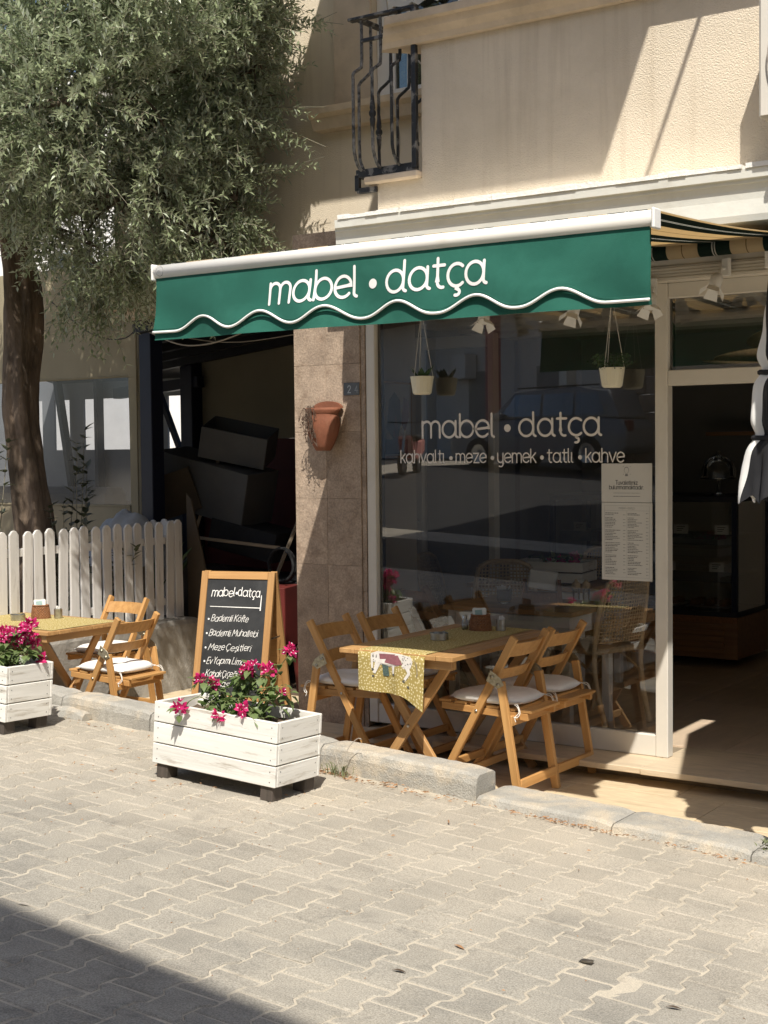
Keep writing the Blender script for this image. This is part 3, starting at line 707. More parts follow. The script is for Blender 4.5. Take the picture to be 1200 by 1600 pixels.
def vgrid(off, zb, zt, nv=10):
    def f(u, v):
        x = AX0 + .004 + (AX1 - AX0 - .018) * u; z = zt + (zb(x) - zt) * v
        x2 = x - .022 * (1 - u) * v ** 2
        return (x2, vy(x, z) + off, z)
    return MB().grid(NX, nv, f)
vb = vgrid(.012, lambda x: 2.286, AZ - .02).build('valance_backing', mt['valance'], aw, smooth=True, fix=False)
vf = vgrid(0, scallop, AZ - .02).build('valance', mt['valance'], aw, smooth=True, fix=False)
MB().tube([(AX0 + .004 + (AX1 - AX0 - .018) * i / NX - .022 * (1 - i / NX), vy(AX0 + (AX1 - AX0) * i / NX, 2.33) - .002, scallop(AX0 + (AX1 - AX0) * i / NX)) for i in range(NX + 1)], .0062, 8).build('piping', mt['trim_white'], vf, smooth=True)
MB().tube([(AX0 + .004 + (AX1 - AX0 - .018) * i / NX - .022 * (1 - i / NX), vy(AX0 + (AX1 - AX0) * i / NX, 2.34) - .0025, scallop(AX0 + (AX1 - AX0) * i / NX) + .016) for i in range(NX + 1)], .0008, 4).build('stitching', mt['valance'], vf)
def vmap(u, v, l):
    x = -1.075 + u; z = 2.408 + .010 * u + v
    return Vector((x - .022 * max(0, (AX1 - x) / 2.56) * ((AZ - z) / .3) ** 2, vy(x, z) - .0022 - .0002 * l, z))
text_mesh('letter', 'mabel • datça', vmap, .092, .150, mt['print_white'], vf, fit=1.125)
can = MB().grid(1, 14, lambda u, v: (AX0 + .01 + (AX1 - AX0 - .02) * u, AY + (1.80) * v, AZ + .036 + .125 * v - .02 * math.sin(v * math.pi))).build('canopy', mt['stripes'], aw, fix=False)
can.modifiers.new('thickness', 'SOLIDIFY').thickness = .003
rl = MB().tube([(AX0 - .3, -.16, 2.745), (1.15, -.16, 2.745)], .045, 20).build('cloth_roll', mt['stripes'], aw, smooth=True)
for x in (-1.2, -.32, .56): MB().box(x, x + .07, -.15, -.10, 2.62, 2.76).build('wall_bracket', mt['plastic_white'], aw, bevel=.004)
for sx, x0, x1 in ((1, -1.3, -1.62), (-1, -.30, .10)):
    el = (x1, -.95, 2.655)
    bar('arm', (x0, -.14, 2.66), el, .035, .05, mt['plastic_white'], aw); bar('arm', el, ((x0 + x1) / 2, AY + .03, 2.60), .03, .045, mt['plastic_white'], aw)
    MB().lathe([(.0, -.035), (.03, -.035), (.03, .035), (0, .035)], 12, el).build('elbow', mt['plastic_white'], aw)
# made-up second awning, out of view, its slanted cloth shaped to shade the doorstep
shade_aw = thing('awning', 'added striped awning right of the cafe door, out of view, to shade the doorstep', 'awning', (0, 0, 0))
MB().tube([(1.26, AY, AZ), (3.1, AY, AZ)], .033, 16).build('front_bar', mt['bar_white'], shade_aw, smooth=True)
o = MB().grid(1, 12, lambda u, v: ((.84 + max(0, -.9 - (AY + 1.8 * v)) * .35) * (1 - u) + 3.1 * u, AY + 1.8 * v, AZ + .036 + .125 * v)).build('canopy', mt['stripes'], shade_aw, fix=False); o.modifiers.new('t', 'SOLIDIFY').thickness = .003
MB().grid(20, 3, lambda u, v: (1.27 + 1.81 * u, AY - .014, AZ - .02 - .3 * v)).build('valance', mt['valance'], shade_aw, fix=False)

# ================================================================ FOLDING CHAIRS
FLOOR2 = -.078
def make_chair(label, loc, rz):
    t = thing('folding_chair', label, 'chair', loc, rz, 'folding wooden terrace chairs')
    W_ = mt['wood']; xu = lambda z: .27 - .46 * z / .82
    for s in (-1, 1):
        bar('upright', (xu(.0), s * .172, .0), (xu(.82), s * .172, .82), .024, .040, W_, t, up=(1, 0, .3))
        bar('leg', (-.225, s * .197, .0), (-.125, s * .197, .60), .022, .042, W_, t, up=(1, 0, 0))
        bar('seat_rail', (.245, s * .143, .445), (-.25, s * .143, .425), .024, .036, W_, t)
        h = MB().prism([(-.075, .655), (-.05, .60), (-.115, .565), (-.15, .585), (-.13, .62)], s * .209, s * .2125, lambda x, z, a: (x, a, z)).build('hinge', mt['brass'], t, bevel=.0008)
        m = Matrix.Rotation(R(90), 4, 'X')
        for hx, hz, r_ in ((-.083, .622, .011), (-.118, .585, .011)):
            MB().lathe([(0, -.004), (r_, -.003), (r_ * .8, .004), (0, .005)], 12, (hx, s * .213, hz), m=m).build('rivet', mt['brass'], h, smooth=True)
        MB().lathe([(0, -.004), (.008, -.003), (.006, .003), (0, .004)], 10, (xu(.44), s * .186, .44), m=m).build('bolt', mt['metal'], t, smooth=True)
    for z0, z1 in ((.715, .785), (.600, .655)):
        def f(u, v, k):
            y = -.165 + .33 * u; bow = -.035 * (1 - (2 * u - 1) ** 2); z = z0 + (z1 - z0) * v
            return (xu(z) + bow + k + .004, y, z)
        n = 12; mb = MB(); vs = []; fs = []
        for i in range(n + 1):
            for v, k in ((0, -.009), (1, -.009), (1, .009), (0, .009)): vs.append(f(i / n, v, k))
        for i in range(n):
            for j in range(4): fs.append((i * 4 + j, i * 4 + (j + 1) % 4, (i + 1) * 4 + (j + 1) % 4, (i + 1) * 4 + j))
        fs += [(0, 1, 2, 3), (n * 4 + 3, n * 4 + 2, n * 4 + 1, n * 4)]
        mb.add(vs, fs).build('back_slat', W_, t)
    for i in range(6):
        x = .225 - i * .092
        bar('seat_slat', (x, -.155, .470 - i * .0035), (x, .155, .470 - i * .0035), .072, .014, W_, t)
    bar('rung', (-.222, -.186, .095), (-.222, .186, .095), .020, .046, W_, t)
    bar('rear_rail', (-.170, -.186, .405), (-.170, .186, .405), .020, .050, W_, t)
    bar('rung', (xu(.15), -.160, .15), (xu(.15), .160, .15), .020, .040, W_, t)
    return t
CH = [('wooden folding chair nearest the doorway, on the street side of the runner table', (-.61, -.76, .0), 180.5),
      ('wooden folding chair between the runner table and the shop window, on the door side', (-.61, -.345, .0), 178.5),
      ('wooden folding chair left of the runner table, on its street side behind the flower planter', (-1.53, -.715, .0), 2),
      ('wooden folding chair left of the runner table, against the shop window', (-1.49, -.30, .0), -1),
      ('sunlit wooden folding chair at the left table, next to the kerb', (-3.375, -.715, FLOOR2), 181),
      ('wooden folding chair in front of the picket fence, behind the left table', (-4.02, -.14, FLOOR2), -91)]
ch0 = make_chair(CH[0][0], CH[0][1], R(CH[0][2]))
chairs = [ch0]
for lab, loc, a in CH[1:]:
    c = copy_tree(ch0); c['label'] = lab; c.location = loc; c.rotation_euler = (0, 0, R(a)); chairs.append(c)
def make_cushion(label, loc, rz, seed):
    t = thing('seat_cushion', label, 'cushion', loc, rz, 'white seat cushions')
    q = random.Random(seed)
    def f(u, v, s):
        a = 2 * u - 1; b = 2 * v - 1
        e = (abs(a) ** 4 + abs(b) ** 4)
        h = max(0, 1 - e) ** .42
        k = 1 - .10 * (a * a * b * b)
        x = a * .215 * k; y = b * .175 * k
        n = noise.noise(Vector((x * 9 + seed, y * 9, s))) * .007 + noise.noise(Vector((x * 22, y * 22 + seed, s))) * .0025
        z = .030 + s * (.029 * h) + (n * h if s > 0 else n * .2) - (.010 * math.exp(-((a + .2) ** 2 + b * b) * 22) if s > 0 else 0) - .006 * a * a
        return (x, y, z)
    mb = MB(); mb.grid(20, 20, lambda u, v: f(u, v, 1)); mb.grid(20, 20, lambda u, v: f(u, v, -1))
    o = mb.build('pad', mt['cushion'], t, smooth=True)
    bm = bmesh.new(); bm.from_mesh(o.data); bmesh.ops.remove_doubles(bm, verts=bm.verts, dist=.0015); bmesh.ops.recalc_face_normals(bm, faces=bm.faces); bm.to_mesh(o.data); bm.free()
    for s in (-1, 1):
        for dx in (0, .012):
            y = s * .165
            MB().tube(smoothpts([(-.185, y, .018), (-.212, y + s * .012, .008 + dx), (-.222 - dx * .6, y + s * .018, -.018), (-.205 - dx, y + s * .028, -.040), (-.212 + dx, y + s * .03, -.062 + dx * 2)], 4), .0021, 5).build('tie', mt['tie'], t, smooth=True)
    return t
cl = ['on the chair nearest the doorway', 'on the chair between runner table and window, door side', 'on the chair behind the flower planter, left of the runner table', 'on the chair left of the runner table, against the window', 'in the sun on the left chair next to the kerb', 'half hidden on the chair in front of the picket fence']
for i, (lab, loc, a) in enumerate(CH):
    c, s = math.cos(R(a)), math.sin(R(a))
    make_cushion('white tied seat cushion ' + cl[i], (loc[0] + .005 * c, loc[1] + .005 * s, loc[2] + .468), R(a), 11 * i + 2)

# ================================================================ FOLDING TABLES
def make_table(label, loc, rz, L=1.12, W=.68):
    t = thing('folding_table', label, 'table', loc, rz, 'folding wooden terrace tables')
    Wd = mt['wood_table']; n = 7; w = W / n
    for i in range(n):
        x = -W / 2 + w * (i + .5)
        bar('plank', (x, -L / 2, .727), (x, L / 2, .727), w - .003, .024, Wd, t)
    for y in (-L / 2 + .05, L / 2 - .05): bar('batten', (-W / 2 + .02, y, .692), (W / 2 - .02, y, .692), .045, .045, Wd, t)
    for s in (-1, 1):
        y = s * (L / 2 - .15)
        bar('leg', (-.25, y - .014, .0), (.25, y - .014, .70), .024, .046, Wd, t, up=(1, 0, 0))
        bar('leg', (.25, y + .014, .0), (-.25, y + .014, .70), .024, .046, Wd, t, up=(1, 0, 0))
        m = Matrix.Rotation(R(90), 4, 'X'); MB().lathe([(0, -.004), (.009, -.003), (.007, .003), (0, .004)], 10, (0, y - .03, .35), m=m).build('bolt', mt['metal'], t)
    for s in (-1, 1): bar('stretcher', (s * .19, -L / 2 + .15, .10), (s * .19, L / 2 - .15, .10), .02, .04, Wd, t)
    return t
tb2 = make_table('wooden folding table with mustard runner in front of the shop window', (-.955, -.635, 0), 0)
tb1 = make_table('wooden folding table with runner by the picket fence at the left edge', (-4.03, -.79, FLOOR2), R(90), .96, .66)

def make_runner(label, cx, y0, y1, z, w, drop, rz=0, origin=(0, 0, 0), horse=True):
    """cloth along local Y from y0 to y1, hanging down by drop at the y0 end"""
    t = thing('table_runner', label, 'table runner', origin, rz, 'mustard dotted table runners')
    Lt = y1 - y0; tot = Lt + drop; nv = 46; nu = 20; vs = []; uv = []
    def surf(u, s, off=0):
        x = (u - .5) * w
        if s < drop:
            d = drop - s; k = d / max(drop, .001)
            wave = .012 * k * math.sin(u * 7.5 + .6) + .022 * k * math.exp(-((u - .62) / .10) ** 2)
            skew = .055 * k * max(0, (u - .66) / .34) - .012 * k * (1 - u)
            zz = z - d - skew * 1.2; yy = y0 - .004 - off - wave
            if d < .01: yy += .002
            return Vector((cx + x * (1 - .03 * k) , yy, zz + (.003 if d < .004 else 0)))
        return Vector((cx + x, y0 + (s - drop), z + .002 + off + .0012 * math.sin(u * 5 + s * 13)))
    for j in range(nv + 1):
        s = tot * j / nv
        for i in range(nu + 1): vs.append(surf(i / nu, s)); uv.append((i / nu * w, s))
    fs = [(j * (nu + 1) + i, j * (nu + 1) + i + 1, (j + 1) * (nu + 1) + i + 1, (j + 1) * (nu + 1) + i) for j in range(nv) for i in range(nu)]
    me = bpy.data.meshes.new('cloth'); me.from_pydata(vs, [], fs); ul = me.uv_layers.new(name='UVMap')
    for lp in me.loops: ul.data[lp.index].uv = uv[lp.vertex_index]
    cl = mobj('cloth', me, mt['runner'], t, True)
    if horse and drop:
        f = lambda poly, k, mat, nm: MB().add([surf(a, drop - b * drop, .0018 + k * .0007) for a, b in poly], [tuple(range(len(poly)))]).build(nm, mat, cl, fix=False)
        E = lambda cx_, cy_, rx, ry, n=20, a0=0: [(cx_ + rx * math.cos(a0 + 2 * math.pi * i / n), cy_ + ry * math.sin(a0 + 2 * math.pi * i / n)) for i in range(n)]
        PW, PB, PP, PG = mt['p_white'], mt['print_dark'], mt['p_plum'], mt['p_green']
        f([(.20, .06), (.30, .01), (.62, .02), (.80, .06), (.83, .16), (.80, .30), (.70, .34), (.52, .34), (.36, .32), (.24, .26), (.20, .18)], 0, PW, 'horse_print')
        f([(.33, .05), (.60, .04), (.68, .26), (.60, .30), (.34, .24)], 1, PP, 'blanket_print')
        f([(.445, .03), (.50, .03), (.49, .34), (.45, .34)], 2, PW, 'strap_print')
        f([(.37, .26), (.46, .27), (.475, .58), (.385, .58)], 2.5, PG, 'bag_print')
        f([(.27, .26), (.35, .28), (.27, .55), (.235, .53)], 1.5, PW, 'leg_print'); f([(.70, .28), (.78, .26), (.80, .42), (.73, .60), (.70, .58), (.755, .42)], 1.5, PW, 'leg_print')
        f([(.20, .16), (.24, .24), (.235, .42), (.21, .42)], 1.5, PW, 'leg_print'); f([(.52, .32), (.56, .32), (.55, .52), (.525, .52)], 1.5, PW, 'leg_print')
        for a, b in ((.23, .44), (.235, .60), (.54, .52), (.70, .62), (.765, .70)): f([(a - .015, b), (a + .012, b - .02), (a + .025, b + .03), (a - .012, b + .03)], 2, PB, 'hoof_print')
        f([(.84, .08), (.90, .20), (.915, .38), (.89, .46), (.895, .34), (.875, .2)], 1, mt['p_grey'], 'tail_print')
        qq = random.Random(4)
        for i in range(26):
            a = qq.choice([qq.uniform(.22, .33), qq.uniform(.68, .80)]); b = qq.uniform(.06, .26)
            f(E(a, b, .007, .009, 8), 1.6, PB, 'spot_print')
    return t
mt['p_white'] = M('print_offwhite', (.70, .66, .60), .9, .08, 40); mt['p_plum'] = M('print_plum', (.26, .10, .115), .9, .15, 60)
mt['p_green'] = M('print_green', (.075, .115, .10), .9, .3, 120); mt['p_grey'] = M('print_tail', (.30, .25, .15), .9, .2, 60)
make_runner('mustard dotted runner with a spotted horse print hanging off the table end', -.97, -1.198, -.085, .740, .40, .215)
make_runner('mustard dotted runner lying flat on the left table by the fence', 0, -.46, .46, .740 + FLOOR2, .56, 0, R(90), (-4.03, -.79, 0), False)

# ================================================================ THINGS ON THE TABLES
def make_basket(label, loc, rz, s=1.0):
    t = thing('napkin_basket', label, 'basket', loc, rz, 'woven napkin baskets'); n = 40; rows = 10; mb = MB()
    for j in range(rows):
        z0 = j * .0085; vs = []
        for ring in range(2):
            for i in range(n):
                a = 2 * math.pi * i / n; w = .003 * (1 if (i + j) % 2 else -1)
                r = .058 - .010 * (j / rows) ** 1.6 + w
                vs.append((r * 1.05 * math.cos(a), r * .72 * math.sin(a), z0 + ring * .0085))
        mb.add(vs, [(i, (i + 1) % n, n + (i + 1) % n, n + i) for i in range(n)])
    mb.add([(.05 * math.cos(2 * math.pi * i / 20), .035 * math.sin(2 * math.pi * i / 20), .003) for i in range(20)], [tuple(range(20))])
    mb.build('weave', mt['basket'], t, fix=False)
    MB().tube([(.049 * 1.05 * math.cos(2 * math.pi * i / 28), .049 * .72 * math.sin(2 * math.pi * i / 28), .086) for i in range(29)], .0045, 6).build('rim', mt['basket'], t, smooth=True)
    for k in range(3):
        p = MB().box(-.036, .036, -.001, .001, 0, .10); o = p.build('napkin', mt['napkin'] if k else mt['paper'], t); o.location = (.004 * k - .006, .008 - .012 * k, .025); o.rotation_euler = (R(8 - 7 * k), 0, 0); o.rotation_euler.y = R(4 - 5 * k)
        if k == 2: MB().box(-.022, .018, -.0022, -.0012, .055, .09).build('printed_panel', mt['p_teal'], o)
    return t
mt['napkin'] = M('napkin_packet', (.74, .75, .71), .5, .06, 20); mt['p_teal'] = M('print_teal', (.32, .45, .42), .6, .2, 30)
make_basket('brown woven basket with napkin packets on the runner table', (-1.005, -.265, .742), R(20))
make_basket('brown woven basket with napkin packet on the left table', (-4.12, -.66, .742 + FLOOR2), R(40))
def make_ashtray(label, loc):
    t = thing('ashtray', label, 'ashtray', loc, 0, 'steel ashtrays')
    MB().lathe([(.0, .0), (.047, .0), (.047, .036), (.044, .036), (.043, .006), (.0, .006)], 28, cap=False).build('bowl', mt['metal'], t, smooth=False)
    for k in range(3):
        a = 2 * math.pi * k / 3; MB().box(-.006, .006, .040, .050, .028, .0395, Matrix.Rotation(a, 4, 'Z')).build('rest', mt['metal'], t)
make_ashtray('round steel ashtray in the middle of the runner table', (-1.00, -.70, .743))
make_ashtray('round steel ashtray on the left table', (-4.18, -.80, .743 + FLOOR2))
def make_tin(label, loc):
    t = thing('toothpick_tin', label, 'tin', loc, 0, 'toothpick tins')
    MB().lathe([(0, 0), (.027, 0), (.027, .062), (.024, .062), (.024, .05), (0, .05)], 22, cap=False).build('tin', mt['metal'], t)
    for k in range(9):
        a = rnd.uniform(0, 6.28); r = rnd.uniform(0, .017)
        bar('paper_pick', (r * math.cos(a), r * math.sin(a), .03), (r * 1.2 * math.cos(a), r * 1.2 * math.sin(a), rnd.uniform(.070, .082)), .007, .003, mt['print_white'], t, bevel=0)
make_tin('steel tin of wrapped toothpicks beside the basket on the runner table', (-.90, -.22, .743))
make_tin('small tin of toothpicks behind the basket on the left table', (-4.02, -.60, .743 + FLOOR2))
for k, (x, y, m_) in enumerate([(-1.10, -.275, 'salt'), (-1.085, -.222, 'soil')]):
    t = thing('shaker', ['glass salt shaker left of the basket on the runner table', 'glass pepper shaker behind the salt shaker on the runner table'][k], 'shaker', (x, y, .743))
    MB().lathe([(.0, 0), (.017, 0), (.018, .035), (.013, .052), (.012, .06), (0, .06)], 16, cap=False).build('jar', mt['clear'], t, smooth=True)
    MB().lathe([(0, .003), (.015, .003), (.0155, .028 - .01 * k), (0, .030 - .01 * k)], 14, cap=False).build('contents', mt[m_], t, smooth=True)
    MB().lathe([(.0135, .055), (.0135, .074), (.010, .078), (0, .079)], 16, cap=False).build('cap', mt['metal'], t, smooth=True)

# ================================================================ SANDWICH BOARD
sb = thing('sandwich_board', 'wooden A-frame chalkboard with handwritten menu beside the pillar', 'sign', (-3.31, .40, FLOOR2), R(17))
BW, BH, TL = .54, 1.0, .25
def leaf(s, nm):
    f = lambda u, h: Vector((u, s * (TL * (1 - h / BH) + .014), h))
    for e in (-1, 1): bar('frame_stile', f(e * (BW / 2 - .024), 0), f(e * (BW / 2 - .024), BH), .048, .026, mt['wood_board'], sb, up=(0, s, .2))
    bar('frame_rail', f(-BW / 2 + .049, BH - .028), f(BW / 2 - .049, BH - .028), .026, .050, mt['wood_board'], sb, up=(0, -.2 * s, 1))
    bar('frame_rail', f(-BW / 2 + .049, .155), f(BW / 2 - .049, .155), .026, .050, mt['wood_board'], sb, up=(0, -.2 * s, 1))
    a, b, c, d = f(-BW / 2 + .047, .178), f(BW / 2 - .047, .178), f(BW / 2 - .047, BH - .052), f(-BW / 2 + .047, BH - .052)
    n = Vector((0, s, .2)).normalized() * .004
    return MB().add([a - n, b - n, c - n, d - n, a + n, b + n, c + n, d + n], [(0, 1, 2, 3), (4, 7, 6, 5), (0, 4, 5, 1), (1, 5, 6, 2), (2, 6, 7, 3), (3, 7, 4, 0)]).build(nm, mt['blackboard'] if s < 0 else mt['wood_board'], sb), f
bd, bf = leaf(-1, 'blackboard'); leaf(1, 'rear_panel')
for e in (-1, 1): bar('spacer', (e * (BW / 2 - .02), -.10, .55), (e * (BW / 2 - .02), .10, .55), .004, .012, mt['metal'], sb)
cm = lambda u, v, l: bf(u, v) + Vector((0, -1, .2)).normalized() * (.0052 + .0002 * l) + Vector((0, 0, 0))
def chalk(t, u, v, size, seed, slant=.28, sw=.105, fit=None): text_mesh('chalk_letter', t, lambda a, b, l: cm(u + a, v + b, l), size, sw, mt['chalk'], bd, slant=slant, jit=.12, seed=seed, fit=fit)
chalk('mabel•datça', -.185, .835, .040, 1, .12, .13, .355)
MB().add([cm(-.19, .762, 2), cm(.185, .757, 2), cm(.185, .763, 2), cm(-.19, .766, 2)], [(0, 1, 2, 3)]).build('chalk_line', mt['chalk'], bd, fix=False)
MB().add([cm(.182, .845, 3), cm(.187, .845, 3), cm(.187, .742, 3), cm(.178, .742, 3)], [(0, 1, 2, 3)]).build('chalk_line', mt['chalk'], bd, fix=False)
for i, (t, v, u) in enumerate([('• Bademli Köfte', .665, -.20), ('• Bademli Muhallebi', .570, -.205), ('• Meze Çeşitleri', .475, -.205), ('• Ev Yapımı Limonata', .385, -.205), ('• Kabak Çiçeği', .300, -.205), ('Dolması', .235, -.165)]):
    chalk(t, u, v, .029, 10 + i, fit=[.315, .375, .335, .385, .26, .17][i])

# ================================================================ PLANTERS
def make_planter(label, x0, x1, y0, y1):
    z0 = street_z((x0 + x1) / 2, (y0 + y1) / 2); cx, cy = (x0 + x1) / 2, (y0 + y1) / 2; hx, hy = (x1 - x0) / 2, (y1 - y0) / 2
    t = thing('planter_box', label, 'planter', (cx, cy, z0), 0, 'whitewashed plank planters', tilt=(-.035, .05))
    H = .303; ph = H / 3; b0 = .066; wd_ = mt['wood_white']
    for k in range(3):
        zc = b0 + ph * (k + .5); hh = ph - .006
        for s in (-1, 1):
            bar('plank', (-hx, s * (hy - .009), zc), (hx, s * (hy - .009), zc), .018, hh, wd_, t, bevel=.003)
            bar('plank', (s * (hx - .009), -hy + .019, zc), (s * (hx - .009), hy - .019, zc), .018, hh, wd_, t, bevel=.003)
    for sx in (-1, 1):
        for sy in (-1, 1):
            bar('corner_post', (sx * (hx - .036), sy * (hy - .036), b0 + .004), (sx * (hx - .036), sy * (hy - .036), b0 + H - .03), .034, .034, wd_, t)
            bar('foot', (sx * (hx - .055), sy * (hy - .05), .0), (sx * (hx - .055), sy * (hy - .05), b0 - .001), .075, .07, mt['foot_wood'], t)
    def soil(u, v):
        x = -hx + .02 + (2 * hx - .04) * u; y = -hy + .02 + (2 * hy - .04) * v
        return (x, y, b0 + H - .055 + .02 * noise.noise(Vector((x * 9, y * 9, cx))) + .008 * noise.noise(Vector((x * 30, y * 30, 2))))
    MB().grid(26, 16, soil).build('soil', mt['soil'], t, smooth=True, fix=False)
    mb = MB()   # nail heads
    m = Matrix.Rotation(R(90), 4, 'X')
    for k in range(3):
        for sx in (-1, 1):
            for dz in (-.025, .022):
                MB().lathe([(0, -.001), (.003, 0), (.0025, .001), (0, .0012)], 8, (sx * (hx - .03), -hy - .0005, b0 + ph * (k + .5) + dz), m=m).build('nail', mt['iron_worn'], t)
                MB().lathe([(0, -.001), (.003, 0), (.0025, .001), (0, .0012)], 8, (hx + .0005, sx * (hy - .04), b0 + ph * (k + .5) + dz), m=Matrix.Rotation(R(90), 4, 'Y')).build('nail', mt['iron_worn'], t)
    return t
P2 = make_planter('whitewashed wooden planter box in the middle of the street edge', -1.785, -1.045, -2.06, -1.71)
P2.rotation_euler.z = R(1.5)
P1 = make_planter('whitewashed wooden planter box cut off by the left edge', -3.69, -2.94, -1.98, -1.65)

# bougainvillea: arching stems, heart-shaped leaves, papery bracts in threes
def leaf_faces(mb, p, d, up, L, W, curl=.15, fold=.25):
    d = d.normalized(); s = d.cross(up)
    if s.length < 1e-3: s = d.cross(Vector((1, 0, 0)))
    s.normalize(); n = s.cross(d)
    c = lambda t, w, h: p + d * (L * t) + s * (W * w) + n * (L * h)
    vs = [c(0, 0, 0), c(.28, .5, fold * .35), c(.62, .36, fold * .25 - curl * .3), c(1, 0, -curl), c(.62, -.36, fold * .25 - curl * .3), c(.28, -.5, fold * .35), c(.35, 0, 0), c(.68, 0, -curl * .35)]
    mb.add(vs, [(0, 6, 1), (1, 6, 7, 2), (2, 7, 3), (3, 7, 4), (4, 7, 6, 5), (5, 6, 0)])
def bract_cluster(mb, mbw, c, q, n=9, r=.03):
    for i in range(n):
        a = Vector((q.gauss(0, 1), q.gauss(0, 1), q.gauss(.35, .8))).normalized(); p = c + a * r * q.uniform(.15, .8)
        base = a.orthogonal().normalized()
        for k in range(3):
            b = Matrix.Rotation(2.094 * k + q.uniform(-.3, .3), 3, a) @ base
            leaf_faces(mb, p, (b + a * q.uniform(.5, 1.1)), a, q.uniform(.024, .034), q.uniform(.020, .027), -.15, .3)
        e = p + a * .02; mbw.tube([p, e], [.0012, .0022], 4)
def bougainvillea(label, origin, stems, seed):
    """stems: list of (base xy, tip offset xyz, leaves from fraction, bract cluster size)"""
    t = thing('bougainvillea', label, 'plant', origin, 0, 'flowering bougainvillea in the planters'); q = random.Random(seed)
    st, lf, br, sw_ = MB(), MB(), MB(), MB()
    for (bx, by), tip, n_leaf, clusters in stems:
        b = Vector((bx, by, 0)); tp = Vector(tip); mid = b.lerp(tp, .5) + Vector((q.uniform(-.02, .02), q.uniform(-.02, .02), .03 + .05 * q.random()))
        pts = smoothpts([b, mid, tp], 7); st.tube(pts, [.0035 - .0022 * i / (len(pts) - 1) for i in range(len(pts))], 5)
        for i in range(int(n_leaf * 1.4)):
            k = q.uniform(.12, 1); j = min(int(k * (len(pts) - 1)), len(pts) - 2); p = pts[j].lerp(pts[j + 1], q.random())
            d = Vector((q.gauss(0, 1), q.gauss(0, 1), q.gauss(-.15, .6))).normalized(); e = p + d * q.uniform(.012, .035)
            st.tube([p, e], .0011, 3); leaf_faces(lf, e, d + Vector((0, 0, q.uniform(-.7, .2))), Vector((0, 0, 1)), q.uniform(.038, .062), q.uniform(.027, .042), q.uniform(.05, .3), q.uniform(.1, .4))
        for k, n, r in clusters:
            j = min(int(k * (len(pts) - 1)), len(pts) - 1); bract_cluster(br, sw_, pts[j] + Vector((q.uniform(-.01, .01), q.uniform(-.01, .01), .008)), q, n, r)
    st.build('stems', mt['green_stem'], t, smooth=True, fix=False); stuff(lf.build('leaves', mt['boug_leaf'], t, smooth=True, fix=False)); stuff(br.build('flowers', mt['bract'], t, smooth=True, fix=False)); sw_.build('flower_tubes', mt['print_white'], t, fix=False)
    return t
zs = street_z(-1.4, -1.85) + .33
S2 = [((-.05, -.05), (-.135, -.235, .045), 9, [(1, 13, .034)]), ((-.1, 0), (-.12, -.10, .16), 20, [(1, 7, .022)]), ((-.05, .02), (-.09, -.05, .14), 16, [(1, 5, .016), (.8, 3, .012)]),
      ((-.02, .02), (-.17, .05, .13), 18, []), ((.0, .02), (.10, -.02, .20), 26, [(1, 11, .034)]), ((.03, .0), (.145, -.03, .235), 24, [(1, 10, .032), (.85, 7, .022)]), ((.05, .02), (.20, .02, .21), 24, [(1, 12, .034)]),
      ((.02, -.02), (.085, -.19, .025), 14, [(1, 9, .026)]), ((.05, -.02), (.20, -.17, .06), 18, [(1, 12, .034)]), ((.1, .04), (.285, .02, .145), 16, []), ((.12, .04), (.30, .08, .31), 14, [(1, 11, .032)]),
      ((.1, .0), (.33, -.05, .07), 20, []), ((.12, -.02), (.29, -.15, .03), 16, []), ((-.06, -.02), (-.06, -.17, .02), 14, []), ((.0, .05), (-.02, .12, .12), 20, []), ((.15, .05), (.26, .08, .10), 16, [(.9, 3, .01)])]
bougainvillea('straggly bougainvillea with crimson flowers in the middle planter', (-1.44, -1.86, zs), S2, 5)
zs = street_z(-3.2, -1.8) + .33
S1 = [((-.02, -.02), (.08, .03, .16), 22, [(1, 30, .065)]), ((0, 0), (.14, .06, .20), 22, [(1, 36, .068), (.85, 14, .04)]), ((0, .02), (.13, .10, .12), 20, [(1, 14, .04)]), ((-.05, 0), (-.02, .0, .15), 24, [(1, 22, .05)]),
      ((-.05, .05), (-.06, .08, .17), 24, [(1, 18, .045)]), ((.02, -.03), (.06, -.08, .06), 22, []), ((0, -.05), (-.05, -.10, .05), 26, []), ((.05, 0), (.16, .02, .06), 16, []), ((-.1, 0), (-.18, 0, .2), 26, [(1, 22, .05)]), ((.06, .04), (.18, .10, .04), 14, [(1, 8, .03)])]
bougainvillea('dense bougainvillea with bright magenta flowers in the left planter', (-3.12, -1.82, zs), S1, 9)
# ================================================================ GARDEN WALL, BED, PICKET FENCE
FX = -4.50
gw = tag(rough_block('garden_wall', -1.15, 1.15, -.11, .11, 0, .60, None, 81, slope=0, mat=None, rr=.010, nx=40), 'low stained plaster wall carrying the white picket fence', 'wall')
gw.rotation_euler = (0, 0, R(90)); gw.location = (FX, .02, .47)
mt['plaster_old'] = M('old_plaster', (.36, .34, .30), .95, .2, 5, .5, 60, stain=(.20, .185, .16), stain_scale=3, stain_lo=.45, stain_hi=.7)
gw.data.materials.clear(); gw.data.materials.append(mt['plaster_old'])
bed = struct(MB().grid(20, 16, lambda u, v: (-9.5 + 4.9 * u, -1.14 + 2.5 * v, .40 + .04 * noise.noise(Vector((u * 20, v * 12, 0))))).build('planting_bed', mt['soil'], smooth=True, fix=False))
bk = tag(MB().box(-9.5, FX - .12, -1.14, -1.0, -.1, .47).build('bed_wall', mt['plaster_old']), 'low plaster wall edging the bed left of the picket fence', 'wall')
fence = thing('picket_fence', 'white wooden picket fence on the low wall behind the left table', 'fence', (FX, 0, .47))
